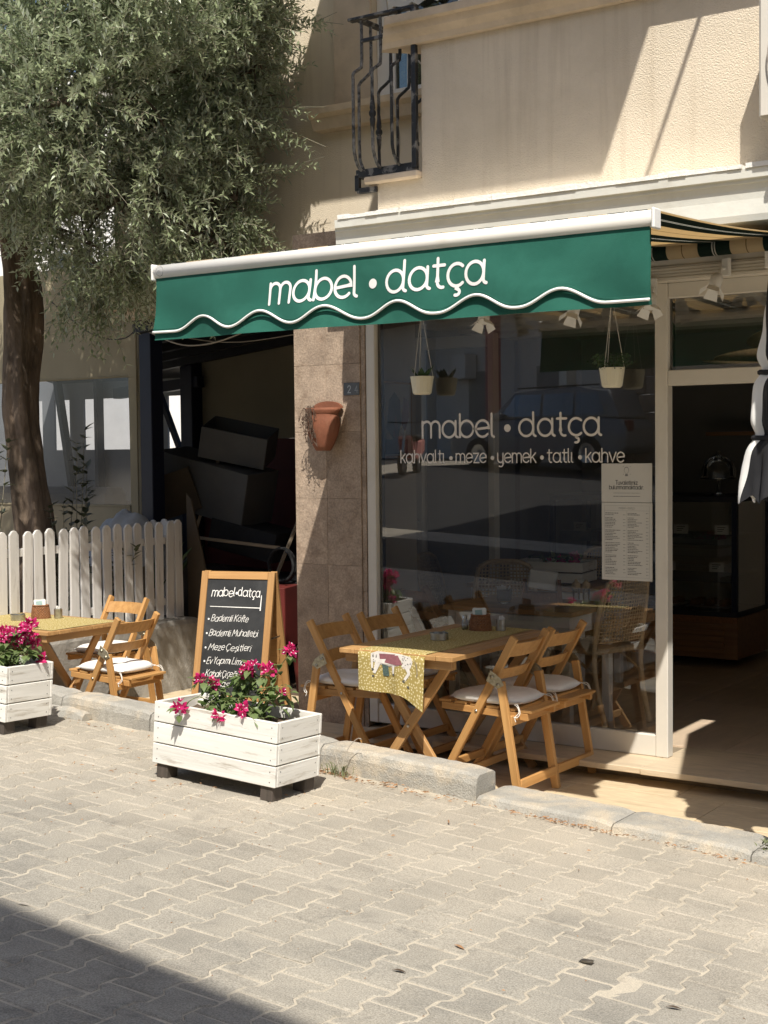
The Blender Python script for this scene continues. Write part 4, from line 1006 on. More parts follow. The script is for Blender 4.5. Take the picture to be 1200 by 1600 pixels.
def picket(x, y, rz, h, parent):
    w = .078; p = [(-w / 2, 0), (w / 2, 0), (w / 2, h - .03), (w * .22, h - .004), (0, h), (-w * .22, h - .004), (-w / 2, h - .03)]
    key = round(h, 3)
    if key not in pk_mesh:
        o = MB().prism([(z, u) for u, z in p], -.009, .009, lambda z, u, a: (z, u, a)).build('picket', mt['picket'], parent, bevel=.002); pk_mesh[key] = o.data
    else: o = mobj('picket', pk_mesh[key], None, parent)
    # mesh runs along local X: stand it up
    d = rnd.gauss(0, .012)
    o.matrix_local = Matrix.Translation((x, y, 0)) @ Matrix.Rotation(rz, 4, 'Z') @ Matrix.Rotation(d, 4, 'X') @ Matrix(((0, 0, 1, 0), (0, 1, 0, 0), (1, 0, 0, 0), (0, 0, 0, 1)))
    return o
pk_mesh = {}
ys = [-.66 + .1085 * i for i in range(17)]
for i, y in enumerate([-.66 - .1085 * k for k in (4, 3, 2, 1)] + ys): picket(rnd.gauss(0, .002), y, 0, [.745, .75, .755][i % 3], fence)
for k in range(5): picket(-.075 - .1085 * k, 1.10, R(90), [.745, .755][k % 2], fence)
for z in (.13, .60):
    bar('rail', (-.028, -1.1, z), (-.028, 1.12, z), .03, .055, mt['picket'], fence)
    bar('rail', (-.04, 1.07, z), (-.62, 1.07, z), .03, .055, mt['picket'], fence)

# ================================================================ CANVAS TENT WALL WITH PVC WINDOWS
tent = thing('canvas_tent', 'beige canvas tent wall with clear plastic window left of the navy post', 'tent', (0, 0, 0)); TY = 1.34
wx0, wx1, wz0, wz1 = -7.6, -5.27, 1.315, 2.36
def canv(x0, x1, z0, z1, nu=14, nv=8):
    return MB().grid(nu, nv, lambda u, v: (x0 + (x1 - x0) * u, TY + .012 * math.sin((x0 + (x1 - x0) * u) * 7) * math.sin(v * 3), z0 + (z1 - z0) * v)).build('canvas', mt['tarp'], tent, smooth=True, fix=False)
canv(-9.5, -5.04, wz1, 3.3, 40); canv(wx1, -5.04, .3, wz1 - .002, 5, 12); canv(-9.5, wx1 - .002, .3, wz0, 40); canv(-9.5, wx0, wz0 + .001, wz1 - .002)
MB().grid(20, 8, lambda u, v: (wx0 + (wx1 - wx0) * u, TY + .012 + .006 * math.sin(u * 9 + v * 3), wz0 + (wz1 - wz0) * v)).build('plastic_window', mt['pvc'], tent, smooth=True, fix=False)
for z in (wz0 - .012, wz1 + .012): MB().tube([(wx0, TY - .006, z), (wx1, TY - .006, z)], .004, 5).build('hem', mt['tarp'], tent)
MB().tube([(wx1 + .10, TY - .012, .4), (wx1 + .105, TY - .012, 2.9)], .010, 6).build('roll_cord', mt['tarp'], tent)
for k in range(12): MB().lathe([(.004, 0), (.011, 0), (.011, .004), (.004, .004)], 10, (-5.055, TY - .004, .6 + k * .2), cap=False, m=Matrix.Rotation(R(90), 4, 'X')).build('eyelet', mt['brass'], tent)
bar('top_beam', (-9.5, TY + .08, 3.25), (-4.95, TY + .08, 3.25), .08, .1, mt['navy'], tent)
MB().add([(-9.5, TY + .05, 3.2), (-5.0, TY + .05, 3.2), (-6.2, 4.4, 2.55), (-9.5, 4.4, 2.55)], [(0, 1, 2, 3)]).build('roof_sheet', mt['dark_steel'], tent, fix=False)
# far side of the tent: dark sheet with bright openings
BY = 4.4
mb = MB()
cutx = [(-7.72, -7.12), (-9.03, -8.30), (-9.52, -9.26), (-10.3, -9.72)]
z0, z1 = 1.78, 2.36
xs = [-12.5]
for a, b in reversed(cutx): xs += [a, b]
xs += [-6.05]
for i in range(len(xs) - 1):
    if i % 2 == 0: mb.box(xs[i], xs[i + 1], BY, BY + .03, -.1, 2.7)
    else: mb.box(xs[i], xs[i + 1], BY, BY + .03, -.1, z0).box(xs[i], xs[i + 1], BY, BY + .03, z1, 2.7)
mb.build('far_canvas', mt['grey_panel'], tent)
bar('tent_strut', (-9.1, BY - .1, 1.2), (-9.35, BY - .1, 2.6), .09, .06, mt['dark_steel'], tent); bar('tent_strut', (-8.72, BY - .06, 0), (-8.72, BY - .06, 2.6), .10, .06, mt['dark_steel'], tent)
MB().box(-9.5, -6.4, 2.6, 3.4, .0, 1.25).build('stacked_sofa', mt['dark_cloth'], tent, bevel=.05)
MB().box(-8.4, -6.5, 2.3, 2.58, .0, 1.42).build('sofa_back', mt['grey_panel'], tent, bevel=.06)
# bright ground, wall and shrubs beyond the tent
yardfar = struct(MB().add([(-80, 1.4, -.095), (-6.3, 1.4, -.095), (-2.0, 6.0, -.095), (-2.0, 80, -.095), (-80, 80, -.095)], [(0, 1, 2, 3, 4)]).build('back_lot', mt['sand'], fix=False))
wl = tag(MB().box(-26, -9.2, 11.0, 11.2, -.1, 3.2).build('boundary_wall', mt['plaster_old']), 'pale sunlit wall seen through the tent windows', 'wall')
nb = thing('neighbour_house', 'white house glimpsed through the olive leaves', 'building', (-15, 9, 0))
MB().box(-4, 3.6, 0, 6, -.1, 7.5).build('wall', mt['white_paint'], nb)
for wx in (-2.4, .4): o = MB().box(wx, wx + 1.0, -.02, .05, 3.6, 5.0).build('window', mt['win_dark'], nb); MB().box(wx - .06, wx + 1.06, -.05, -.02, 3.5, 3.6).build('sill', mt['white_paint'], nb)
MB().box(-4.2, 3.8, -.3, 6.2, 7.5, 7.7).build('roof', mt['cornice_paint'], nb)

# ================================================================ FOLIAGE TOOLS
def add_leaves(mb, p, d, q, L, W, n_pairs, spread=1.0, droop=0.2):
    """olive twig: pairs of narrow leaves along direction d"""
    ref = d.orthogonal().normalized(); tw = q.uniform(0, 6.28)
    for i in range(n_pairs):
        t = (i + .5) / n_pairs; c = p + d * (t * L) + Vector((0, 0, -droop * L * t * t))
        ax = Matrix.Rotation(tw + i * 1.571 + q.uniform(-.4, .4), 3, d) @ ref
        for s in (-1, 1):
            a = (ax * s * spread + d * q.uniform(.55, 1.1) + Vector((0, 0, q.uniform(-.25, .25)))).normalized()
            l = W[0] * q.uniform(.75, 1.2) * (1.05 - .3 * t); w = W[1] * q.uniform(.8, 1.2)
            sd = a.cross(Vector((q.uniform(-.6, .6), q.uniform(-.6, .6), 1))).normalized() * (w / 2); nn = sd.cross(a).normalized() * l
            m1 = c + a * (l * .45) + nn * .04; e = c + a * l - nn * q.uniform(0, .14)
            o = len(mb.v); mb.v += [tuple(c), tuple(m1 + sd), tuple(e), tuple(m1 - sd)]; mb.f.append((o, o + 1, o + 2, o + 3))
def fastbuild(mb, name, mat, parent, smooth=False): return mb.build(name, mat, parent, fix=False, smooth=smooth)

# ================================================================ OLIVE TREE
tree = thing('olive_tree', 'old olive tree with grey green crown and dark twisted trunk behind the picket fence', 'tree', (-5.2, .3, .40))
TO = Vector((-5.2, .3, .40))
q = random.Random(21)
tp = [(-5.2, .33, .38, .20), (-5.2, .30, 1.0, .152), (-5.2, .24, 1.5, .130), (-5.2, .185, 1.79, .132), (-5.2, .145, 2.02, .133), (-5.2, .145, 2.265, .128), (-5.2, .165, 2.55, .134), (-5.2, .175, 2.83, .138), (-5.19, .15, 3.07, .122), (-5.17, .10, 3.27, .105), (-5.1, .02, 3.6, .09)]
pts = smoothpts([Vector(p[:3]) - TO for p in tp], 12); nn = len(pts)
rr = []
for i in range(nn):
    k = i / 12; j = min(int(k), len(tp) - 2); rr.append(tp[j][3] + (tp[j + 1][3] - tp[j][3]) * (k - j))
ns = 64; vs = []
for i, p in enumerate(pts):
    for k in range(ns):
        a = 2 * math.pi * k / ns; h = p.z
        fl = .97 + .15 * math.sin(a * 3 + h * 2.1) + .10 * math.sin(a * 5 - h * 1.3) - .12 * max(0, math.sin(a * 2 + h * 1.1)) ** 4 + .10 * noise.noise(Vector((math.cos(a) * 1.6, math.sin(a) * 1.6, h * 2.2))) + .06 * noise.noise(Vector((math.cos(a) * 5, math.sin(a) * 5, h * 4))) - .09 * max(0, noise.noise(Vector((math.cos(a) * 9, math.sin(a) * 9, h * 3.2)))) + .035 * noise.noise(Vector((math.cos(a) * 16, math.sin(a) * 16, h * 9)))
        vs.append(p + Vector((math.cos(a), math.sin(a), 0)) * rr[i] * fl)
MB().add(vs, [(i * ns + k, i * ns + (k + 1) % ns, (i + 1) * ns + (k + 1) % ns, (i + 1) * ns + k) for i in range(nn - 1) for k in range(ns)]).build('trunk', mt['bark'], tree, smooth=True)
B0 = Vector((-5.12, .05, 3.5)) - TO
blobs = [((-3.55, -.25, 4.05), (1.0, .95, .95), 4.6), ((-4.7, -.1, 4.35), (1.25, 1.1, 1.0), 4.8), ((-3.75, -.1, 3.35), (.95, .75, .42), 2.6), ((-3.25, .35, 3.45), (.45, .4, .55), 2.0),
         ((-4.55, .0, 3.25), (.75, .7, .42), 2.0), ((-3.4, -.25, 4.75), (.9, .9, .6), 3.0), ((-4.6, -.1, 5.0), (1.4, .9, .4), 1.0), ((-4.35, -.8, 3.75), (.85, .7, .55), 2.4), ((-5.6, -.2, 3.9), (.9, .9, .7), 2.0), ((-3.6, -.85, 3.9), (.7, .5, .6), 1.8), ((-3.05, .2, 4.4), (.5, .5, .6), 2.2), ((-4.15, .05, 2.98), (.5, .4, .30), 1.2), ((-3.35, .25, 3.15), (.6, .4, .30), 1.6), ((-4.1, -.1, 4.75), (1.5, .9, .4), 1.6), ((-3.3, .45, 3.6), (.5, .3, .6), 2.2), ((-3.1, .40, 4.3), (.5, .3, .5), 1.6)]
br = MB(); tips = []
for c, r, _ in blobs:
    c = Vector(c) - TO; m = B0.lerp(c, .5) + Vector((q.uniform(-.15, .15), q.uniform(-.15, .15), q.uniform(.05, .3)))
    P = smoothpts([B0 + Vector((q.uniform(-.04, .04), q.uniform(-.04, .04), -.1)), m, c], 6); br.tube(P, [.05 * (1 - .72 * i / (len(P) - 1)) for i in range(len(P))], 7); tips.append(P)
    for _k in range(7):
        a = P[q.randrange(5, len(P))]; e = c + Vector((q.uniform(-.6, .25) * r[0], q.uniform(-.2, .6) * r[1], q.gauss(0, .36) * r[2]))
        S = smoothpts([a, a.lerp(e, .5) + Vector((0, 0, .06)), e], 4); br.tube(S, [.013 * (1 - .75 * i / (len(S) - 1)) for i in range(len(S))], 5)
br.build('branches', mt['bark'], tree, smooth=True, fix=False)
lf = MB(); tw = MB(); ntw = 0
for c, r, wgt in blobs:
    n = int(wgt * 290)
    for _k in range(n):
        while True:
            v = Vector((q.uniform(-1, 1), q.uniform(-1, 1), q.uniform(-1, 1)))
            l = v.length
            if l < 1 and (l > .45 or q.random() < .25) : break
        p = Vector((c[0] + v.x * r[0], c[1] + v.y * r[1], c[2] + v.z * r[2]))
        g = noise.noise(p * 1.9 + Vector((3, 1, 7)))
        if g < -.22: continue
        # right-hand outline as in the grove-facing side, and a clear gap round the trunk
        if p.x > min(-2.50 - .76 * p.y, -2.80 + .35 * max(0, p.z - 4.2)) - .10 - .35 * max(0, 4.5 - max(p.z, 3.7)): continue
        if 3.05 < p.z < 3.5 and -4.3 < p.x + .76 * p.y < -3.75 and q.random() < .88: continue
        if p.z < 3.42 and p.x + .5 * p.y < -4.55: continue
        d = (v.normalized() + Vector((q.gauss(0, .45), q.gauss(0, .45), q.gauss(.15, .5)))).normalized()
        if p.z < 3.4: d = (d + Vector((0, 0, -.7))).normalized()
        L = q.uniform(.16, .36); pl = p - TO
        add_leaves(lf, pl, d, q, L, (.066, .0195), q.randint(7, 11), 1.0, .18)
        tw.tube([pl - d * .05, pl + d * L * .5 + Vector((0, 0, -.045 * L)), pl + d * L + Vector((0, 0, -.18 * L))], [.0026, .0019, .001], 3, caps=False); ntw += 1
# a few stray sprigs reaching out to the wall
for (x, y, z, dx, dz) in [(-3.1, .45, 4.05, .42, -.05), (-2.95, .4, 4.45, .42, .1), (-3.15, .5, 3.62, .38, .05), (-3.2, .45, 3.25, .3, -.2), (-3.05, .45, 3.95, .45, -.22), (-2.9, .4, 4.6, .4, -.1)]:
    p = Vector((x, y, z)) - TO; d = Vector((dx, .05, dz)).normalized()
    for k in range(3): add_leaves(lf, p + d * .12 * k, (d + Vector((0, q.uniform(-.3, .3), q.uniform(-.3, .3)))).normalized(), q, .20, (.056, .0160), 8)
    tw.tube([p - d * .2, p, p + d * .5], [.004, .003, .0015], 4, caps=False)
stuff(fastbuild(lf, 'leaves', mt['olive_leaf'], tree)); stuff(fastbuild(tw, 'twigs', mt['twig'], tree))
ft = thing('far_shrub', 'blurred green shrub beyond the yard window', 'shrub', (-13.6, 10.0, -.1)); mb = MB(); st_ = MB(); q2 = random.Random(77)
for k in range(900):
    v = Vector((q2.gauss(0, .55), q2.gauss(0, .35), 1.7 + q2.gauss(0, .6))); leaf_faces(mb, v, Vector((q2.gauss(0, 1), q2.gauss(0, 1), q2.gauss(0, 1))), Vector((0, 0, 1)), .16, .10)
for k in range(6): st_.tube([(0, 0, 0), (q2.gauss(0, .3), q2.gauss(0, .2), 1.6)], [.03, .012], 5)
stuff(fastbuild(mb, 'leaves', mt['boug_leaf'], ft)); fastbuild(st_, 'stems', mt['twig'], ft)
# ================================================================ SAPLINGS AND BED CLUTTER
def sapling(label, base, h, seed, n=3, leafL=.05):
    t = thing('sapling', label, 'shrub', base, 0, 'saplings by the olive trunk'); q = random.Random(seed); st, lv = MB(), MB()
    for k in range(n):
        tip = Vector((q.gauss(0, .10), q.gauss(0, .08), h * q.uniform(.6, 1))); P = smoothpts([Vector((q.gauss(0, .02), q.gauss(0, .02), 0)), tip * .5 + Vector((q.gauss(0, .03), 0, 0)), tip], 8)
        st.tube(P, [.006 - .004 * i / (len(P) - 1) for i in range(len(P))], 5)
        for i in range(4, len(P)):
            for s in range(2):
                a = q.uniform(0, 6.28); d = Vector((math.cos(a), math.sin(a), q.uniform(.1, .9))); leaf_faces(lv, P[i], d, Vector((0, 0, 1)), leafL * q.uniform(.7, 1.3), leafL * .46, .1, .2)
    stuff(fastbuild(st, 'stems', mt['twig'], t)); stuff(fastbuild(lv, 'leaves', mt['sapling_leaf'], t, True))
sapling('tall leafy sapling against the plastic window right of the trunk', (-5.02, .52, .42), 1.62, 3, 5, .095)
sapling('low dark sapling at the foot of the olive trunk', (-4.95, .30, .42), .95, 4, 7, .08)
sapling('small pale sapling between the trunk and the grey cover', (-4.80, .62, .42), .80, 8, 6, .08)
sapling('thin dark sapling left of the olive trunk at the picture edge', (-5.0, -.35, .42), 1.45, 9, 5, .085)
gc = tag(MB().grid(26, 18, lambda u, v: ((u - .5) * .62, (v - .5) * .5, max(0, 1 - (2 * u - 1) ** 2) ** .5 * max(0, 1 - (2 * v - 1) ** 2) ** .5 * .42 + .03 * noise.noise(Vector((u * 9, v * 7, 3))) + .02 * math.sin(u * 22 + v * 9))).build('covered_mound', mt['grey_cloth'], smooth=True, fix=False), 'grey crumpled cover over a heap behind the fence corner', 'cover')
gc.location = (-4.95, .98, .86); gc.rotation_euler = (0, 0, R(-15))
MB().box(-.22, .22, -.17, .17, -.46, .03).build('crate', mt['cardboard'], gc)
ag = thing('agave', 'dark green agave leaves sticking up beside the navy post', 'plant', (-4.86, 1.12, .42)); mb = MB()
for k in range(8):
    a = k * .8; d = Vector((math.cos(a) * .35, math.sin(a) * .3, 1)).normalized(); P = [Vector((0, 0, 0)) + d * t * .62 + Vector((math.cos(a), math.sin(a), 0)) * .25 * t * t for t in (0, .3, .6, .85, 1)]
    mb.tube(P, [.035, .04, .032, .016, .002], 5)
stuff(fastbuild(mb, 'leaves', mt['succulent'], ag, True))

# ================================================================ JUNK IN THE COVERED YARD
def crate(name, label, cat, loc, size, rot, mat, open_top=False, th=.012):
    t = thing(name, label, cat, loc); t.rotation_euler = tuple(R(a) for a in rot); x, y, z = [s / 2 for s in size]
    def pn(n, *b): return MB().box(*b).build(n, mat, t, bevel=.003)
    pn('front_panel', -x, x, -y, -y + th, -z, z); pn('back_panel', -x, x, y - th, y, -z, z)
    pn('side_panel', -x, -x + th, -y + th + .001, y - th - .001, -z, z); pn('side_panel', x - th, x, -y + th + .001, y - th - .001, -z, z)
    pn('bottom', -x + th, x - th, -y + th, y - th, -z + .001, -z + th)
    if not open_top: pn('top', -x + th, x - th, -y + th, y - th, z - th, z - .001)
    return t
crate('metal_box', 'tilted grey metal box on top of the junk pile', 'box', (-4.66, 2.0, 1.82), (.56, .42, .26), (14, 12, 28), mt['junk_grey'], True)
crate('cabinet', 'grey cabinet lying on its side in the junk pile', 'cabinet', (-4.90, 1.95, 1.46), (.95, .45, .44), (4, 13, 6), mt['junk_grey'])
crate('cardboard_box', 'torn cardboard box at the left of the junk pile', 'box', (-5.12, 1.75, 1.42), (.36, .36, .36), (8, -18, 30), mt['junk_card'], True)
crate('drawer_unit', 'dark drawer unit in the middle of the junk pile', 'cabinet', (-4.50, 2.0, 1.02), (.62, .45, .24), (0, 12, 10), mt['dark_cloth'])
bs = crate('bench_seat', 'low dark bench under the junk pile', 'bench', (-4.4, 1.9, .60), (1.25, .5, .30), (0, 4, 6), mt['dark_steel'])
rc = crate('lettered_crate', 'dark red crate with faded white lettering under the junk', 'crate', (-4.05, 1.45, .47), (.62, .35, .46), (0, 0, 18), mt['red_dark'])
for t_, v in (('IZMIR', .06), ('NARCIS', -.12)): text_mesh('letter', t_, lambda u, w_, l, v=v: Vector((-.24 + u, -.1765 - .0003 * l, v + w_)), .062, .24, mt['p_red'] if 'p_red' in mt else mt.setdefault('p_red', M('faded_red_print', (.30, .10, .08), .8, .3, 20)), rc.children[0])
bar_ = thing('leaning_panel', 'pale board leaning beside the fence corner', 'board', (-4.62, 1.30, -.08)); MB().prism([(0, 0), (.42, 0), (.05, 1.45), (0, 1.5)], 0, .02, lambda x, z, a: (x, a, z)).build('board', mt['junk_card'], bar_, bevel=.003)
hs = thing('hose_coil', 'dark coiled hose hanging in the junk pile', 'hose', (-3.95, 1.65, .85)); MB().tube([(.13 * math.cos(t * .35), .02 * math.sin(t * .1), .13 * math.sin(t * .35)) for t in range(40)], .013, 7).build('coil', mt['rubber'], hs, smooth=True)
pl = thing('propped_post', 'brown timber post propped against the back wall', 'post', (-4.3, 2.7, -.09)); bar('timber', (0, 0, 0), (.02, .1, 1.7), .08, .05, mt['cardboard'], pl)
bk = thing('red_bucket', 'dark red bucket on the yard floor', 'bucket', (-3.55, 1.5, -.09)); MB().lathe([(.0, .0), (.11, .0), (.14, .30), (.132, .30), (.105, .01), (0, .01)], 20, cap=False).build('pail', mt['red_dark'], bk, smooth=True); MB().tube([(.138 * math.cos(t * .262), 0, .29 + .12 * math.sin(t * .262)) for t in range(13)], .004, 5).build('handle', mt['metal'], bk)
for k_, (lab_, lc, sz) in enumerate([('dark bulging bin bag on the left of the junk pile', (-4.85, 1.55, .62), (.22, .2, .26)), ('dark sack at the right foot of the junk pile', (-3.85, 2.1, .75), (.2, .2, .24))]):
    o_ = tag(MB().lathe([(max(.001, math.sin(math.pi * i / 12)), -math.cos(math.pi * i / 12)) for i in range(13)], 20, cap=False).build('junk_sack', mt['junk_grey'], smooth=True), lab_, 'sack')
    for v_ in o_.data.vertices: v_.co = Vector((v_.co.x * sz[0], v_.co.y * sz[1], v_.co.z * sz[2])) * (1 + .22 * noise.noise(v_.co * 2.2 + Vector((k_, 0, 0))) + .10 * noise.noise(v_.co * 6))
    o_.location = lc
for k_, (a_, b_, lab_) in enumerate([((-5.2, 1.6, .2), (-4.7, 1.9, 1.9), 'thin pole leaning in front of the junk cabinet'), ((-4.2, 1.6, .3), (-3.9, 2.2, 1.75), 'broom handle leaning at the right of the junk pile'), ((-4.9, 1.62, 1.05), (-4.0, 1.7, .98), 'loose lath lying across the junk bench')]):
    o_ = thing('junk_pole', lab_, 'pole', a_); bar('shaft', (0, 0, 0), Vector(b_) - Vector(a_), .025, .025, mt['cardboard'], o_)
# loose cables
def cable(label, pts, r, mat): return tag(MB().tube(smoothpts(pts, 8), r, 6).build('cable', mt[mat], smooth=True), label, 'cable')
cable('grey cable looping under the left end of the valance', [(-4.9, 1.2, 2.70), (-4.3, 1.0, 2.55), (-3.7, .9, 2.60), (-3.0, .8, 2.85)], .006, 'cable')
cable('thin cable sagging in front of the beige canvas', [(-5.9, 1.1, 3.0), (-5.5, 1.15, 2.72), (-5.1, 1.15, 2.66), (-4.8, 1.1, 2.85)], .005, 'cable_dark')
cable('second thin cable strung across the dark yard roof', [(-5.0, 1.4, 2.72), (-4.2, 1.5, 2.60), (-2.6, 1.3, 2.70)], .004, 'cable')
# ================================================================ FACADE FITTINGS
pot = thing('wall_pot', 'terracotta half pot with a dead trailing plant on the pillar', 'pot', (-2.185, -.052, 1.745))
MB().lathe([(.0, 0), (.055, 0), (.080, .035), (.112, .10), (.126, .16), (.122, .20), (.110, .222), (.112, .23), (.130, .245), (.130, .264), (.114, .264), (.100, .22), (.10, .1), (0, .05)], 28, cap=False).build('pot', mt['terracotta'], pot, smooth=True)
pot.scale = (.92, .60, .98); pot.location.y = -.052 - .07
MB().add([(.12 * math.cos(t * math.pi / 10), .07, .262 + .045 * math.sin(t * math.pi / 10)) for t in range(11)] + [(.12 * math.cos(t * math.pi / 10), .10, .262 + .045 * math.sin(t * math.pi / 10)) for t in range(11)], [tuple(range(11)), tuple(range(21, 10, -1))] + [(i, i + 1, 12 + i, 11 + i) for i in range(10)]).build('back_plate', mt['terracotta'], pot)
q = random.Random(2); mb = MB()
for k in range(26):
    x = q.uniform(-.11, -.01); P = [Vector((x * .7, -.08, .24)), Vector((x, -.13, .25 + q.uniform(0, .03)))]
    n = q.randint(2, 6)
    for i in range(n): P.append(P[-1] + Vector((q.gauss(0, .010), q.gauss(-.001, .006), -.035)))
    mb.tube(P, .002, 3)
    for i in range(3, len(P)): mb.add([P[i], P[i] + Vector((q.gauss(0, .016), -.006, q.gauss(0, .016))), P[i] + Vector((q.gauss(0, .016), .0, q.gauss(0, .016)))], [(0, 1, 2)])
stuff(mb.build('dead_stems', M('dead_plant', (.10, .065, .045), .9, .3, 30), pot, fix=False))
hp = thing('house_number', 'small blue grey number plate 24 on the pillar', 'sign', (-2.018, -.0515, 2.115))
MB().box(-.058, .058, -.006, 0, -.038, .038).build('plate', mt['plate'], hp, bevel=.002)
text_mesh('numeral', '2', lambda u, v, l: Vector((-.025 + u, -.0075 - .0002 * l, -.022 + v)), .028, .2, mt['p_num'] if 'p_num' in mt else mt.setdefault('p_num', M('plate_print', (.42, .46, .48), .6, .1, 20)), hp)
text_mesh('numeral', '4', lambda u, v, l: Vector((.028 + u, -.0075 - .0002 * l, -.022 + v)), .028, .2, mt['plate_faint'] if 'plate_faint' in mt else mt.setdefault('plate_faint', M('plate_faint_print', (.28, .31, .33), .6, .1, 20)), hp)
# posters inside the glass
def poster(label, x0, x1, z0, z1):
    t = thing('poster', label, 'notice', (x0, -.003, z0)); s = MB().box(0, x1 - x0, -.0006, .0006, 0, z1 - z0).build('sheet', mt['paper'], t); return t, s, x1 - x0, z1 - z0
t, s, w, h = poster('landscape paper notice Tuvaletimiz bulunmamaktadır stuck on the shop window', -.392, -.098, 1.452, 1.660)
pm = lambda u, v, l: Vector((u, -.0010 - .00008 * l, v))
text_mesh('letter', 'Tuvaletimiz', lambda u, v, l: pm(w / 2 + u, .095 + v, l), .0148, .2, mt['print_dark'], s, 'center')
text_mesh('letter', 'bulunmamaktadır.', lambda u, v, l: pm(w / 2 + u, .070 + v, l), .0148, .2, mt['print_dark'], s, 'center')
def squiggle(nm, parent, u0, u1, v, hgt, mat, seed, lift=1):
    q = random.Random(seed); mb = MB(); x = u0
    while x < u1:
        ww = q.uniform(.004, .014); mb.add([pm(x, v, lift), pm(min(x + ww, u1), v, lift), pm(min(x + ww, u1), v + hgt, lift), pm(x, v + hgt, lift)], [(0, 1, 2, 3)]); x += ww + .0022
    return stuff(mb.build(nm, mat, parent, fix=False))
squiggle('small_print', s, .07, .225, .048, .0025, mt['print_grey'], 1); squiggle('small_print', s, .07, .225, .030, .0030, mt['print_dark'], 2)
def outline(nm, parent, pts, th, mat):
    n = len(pts); return MB().add([pm(p[0], p[1], 1) for p in pts] + [pm(w / 2 + (p[0] - w / 2) * .86, .163 + (p[1] - .163) * .86, 1) for p in pts], [(i, (i + 1) % n, n + (i + 1) % n, n + i) for i in range(n)]).build(nm, mat, parent, fix=False)
outline('icon', s, [(w / 2 + .014 * math.cos(a * .3142), .172 + .018 * math.sin(a * .3142)) for a in range(20)], 0, mt['print_grey'])
MB().add([pm(w / 2 - .009, .140, 1), pm(w / 2 + .009, .140, 1), pm(w / 2 + .007, .152, 1), pm(w / 2 - .007, .152, 1)], [(0, 1, 2, 3)]).build('icon', mt['print_grey'], s, fix=False)
for sx, sv in ((-1, .190), (1, .190), (-1, .148), (1, .148)): MB().add([pm(w / 2 + sx * .020 + a, sv + b, 1) for a, b in ((0, 0), (.004, .001), (.005, .005), (.001, .003))], [(0, 1, 2, 3)]).build('icon', mt['print_grey'], s, fix=False)
t, s, w, h = poster('portrait two column paper menu stuck on the shop window under the notice', -.391, -.097, 1.031, 1.449)
text_mesh('letter', 'mabel • datça', lambda u, v, l: pm(w / 2 + u, h - .034 + v, l), .0085, .14, mt['print_grey'], s, 'center')
def rect(u0, u1, v0, v1): return [pm(u0, v0, .5), pm(u1, v0, .5), pm(u1, v1, .5), pm(u0, v1, .5)]
mb = MB()
for r in ((.016, .278, h - .016, h - .0152), (.016, .278, .016, .0168), (.016, .0168, .017, h - .017), (.2772, .278, .017, h - .017), (.1466, .1474, .017, h - .042), (.017, .277, h - .043, h - .0422)): mb.add(rect(*r), [(0, 1, 2, 3)])
stuff(mb.build('ruled_lines', mt['print_grey'], s, fix=False))
mbv = []; sd = 5
for c0, c1, pc in ((.021, .115, .126), (.152, .246, .258)):
    v = h - .058
    while v > .026:
        sd += 1; k = random.Random(sd).random()
        squiggle('menu_line', s, c0, c0 + (c1 - c0) * (.35 + .6 * k), v, .0028 if sd % 3 else .0036, mt['print_dark'], sd)
        if sd % 2: squiggle('menu_price', s, pc, pc + .013, v, .0030, mt['print_grey'], sd)
        v -= .0085 + (.008 if sd % 7 == 0 else 0)
# iron railing on the low pier
rg = thing('iron_railing', 'black wrought iron bellied balcony railing beside the parapet', 'railing', (0, 0, 0))
def belly(x, y, nx, ny, k=1.0, mat='black_iron', knob=True):
    P = [(0, 3.33, .02), (.035, 3.345, .06), (.065, 3.40, .09), (.075, 3.48, .10), (.075, 3.80, .10), (.07, 3.86, .09), (.02, 3.90, .04), (0, 3.94, .0), (0, 4.18, .0)]
    pts = smoothpts([(x + nx * a * 1.15 * k, y + ny * a * 1.15 * k, z) for a, z, _ in P], 5)
    o = MB().tube(pts, .0095, 7, tw=.35).build('bar', mt[mat], rg, smooth=False)
    if knob:
        c = (x + nx * .086 * k, y + ny * .086 * k, 3.62)
        MB().lathe([(.009, -.10), (.016, -.03), (.012, -.02), (.020, -.008), (.020, .008), (.012, .02), (.016, .03), (.009, .10)], 12, c).build('collar', mt['black_iron'], o, smooth=True)
for i in range(3): belly(-1.70 + .13 * i, -.36, 0, -1, 1, 'iron_worn' if i < 2 else 'black_iron', i == 1)
for i in range(6): belly(-1.72, -.24 + .20 * i, -1, 0, 1, 'iron_worn' if i == 0 else 'black_iron', i % 2 == 1)
bar('bottom_rail', (-1.74, -.36, 3.315), (-1.33, -.36, 3.315), .03, .045, mt['black_iron'], rg); bar('bottom_rail', (-1.72, -.36, 3.314), (-1.72, .88, 3.314), .03, .045, mt['black_iron'], rg)
bar('bracket', (-1.735, -.36, 3.22), (-1.60, -.36, 3.22), .03, .03, mt['black_iron'], rg); bar('bracket', (-1.735, -.361, 3.22), (-1.735, -.361, 3.31), .028, .028, mt['black_iron'], rg)
bar('top_rail', (-1.78, -.36, 4.185), (-1.33, -.36, 4.185), .05, .016, mt['black_iron'], rg); bar('top_rail', (-1.72, -.34, 4.184), (-1.72, .88, 4.184), .05, .016, mt['black_iron'], rg)
bar('end_post', (-1.335, -.375, 3.30), (-1.335, -.375, 4.18), .03, .03, mt['black_iron'], rg); bar('upper_rail', (-1.70, -.36, 4.06), (-1.33, -.36, 4.06), .02, .02, mt['black_iron'], rg)
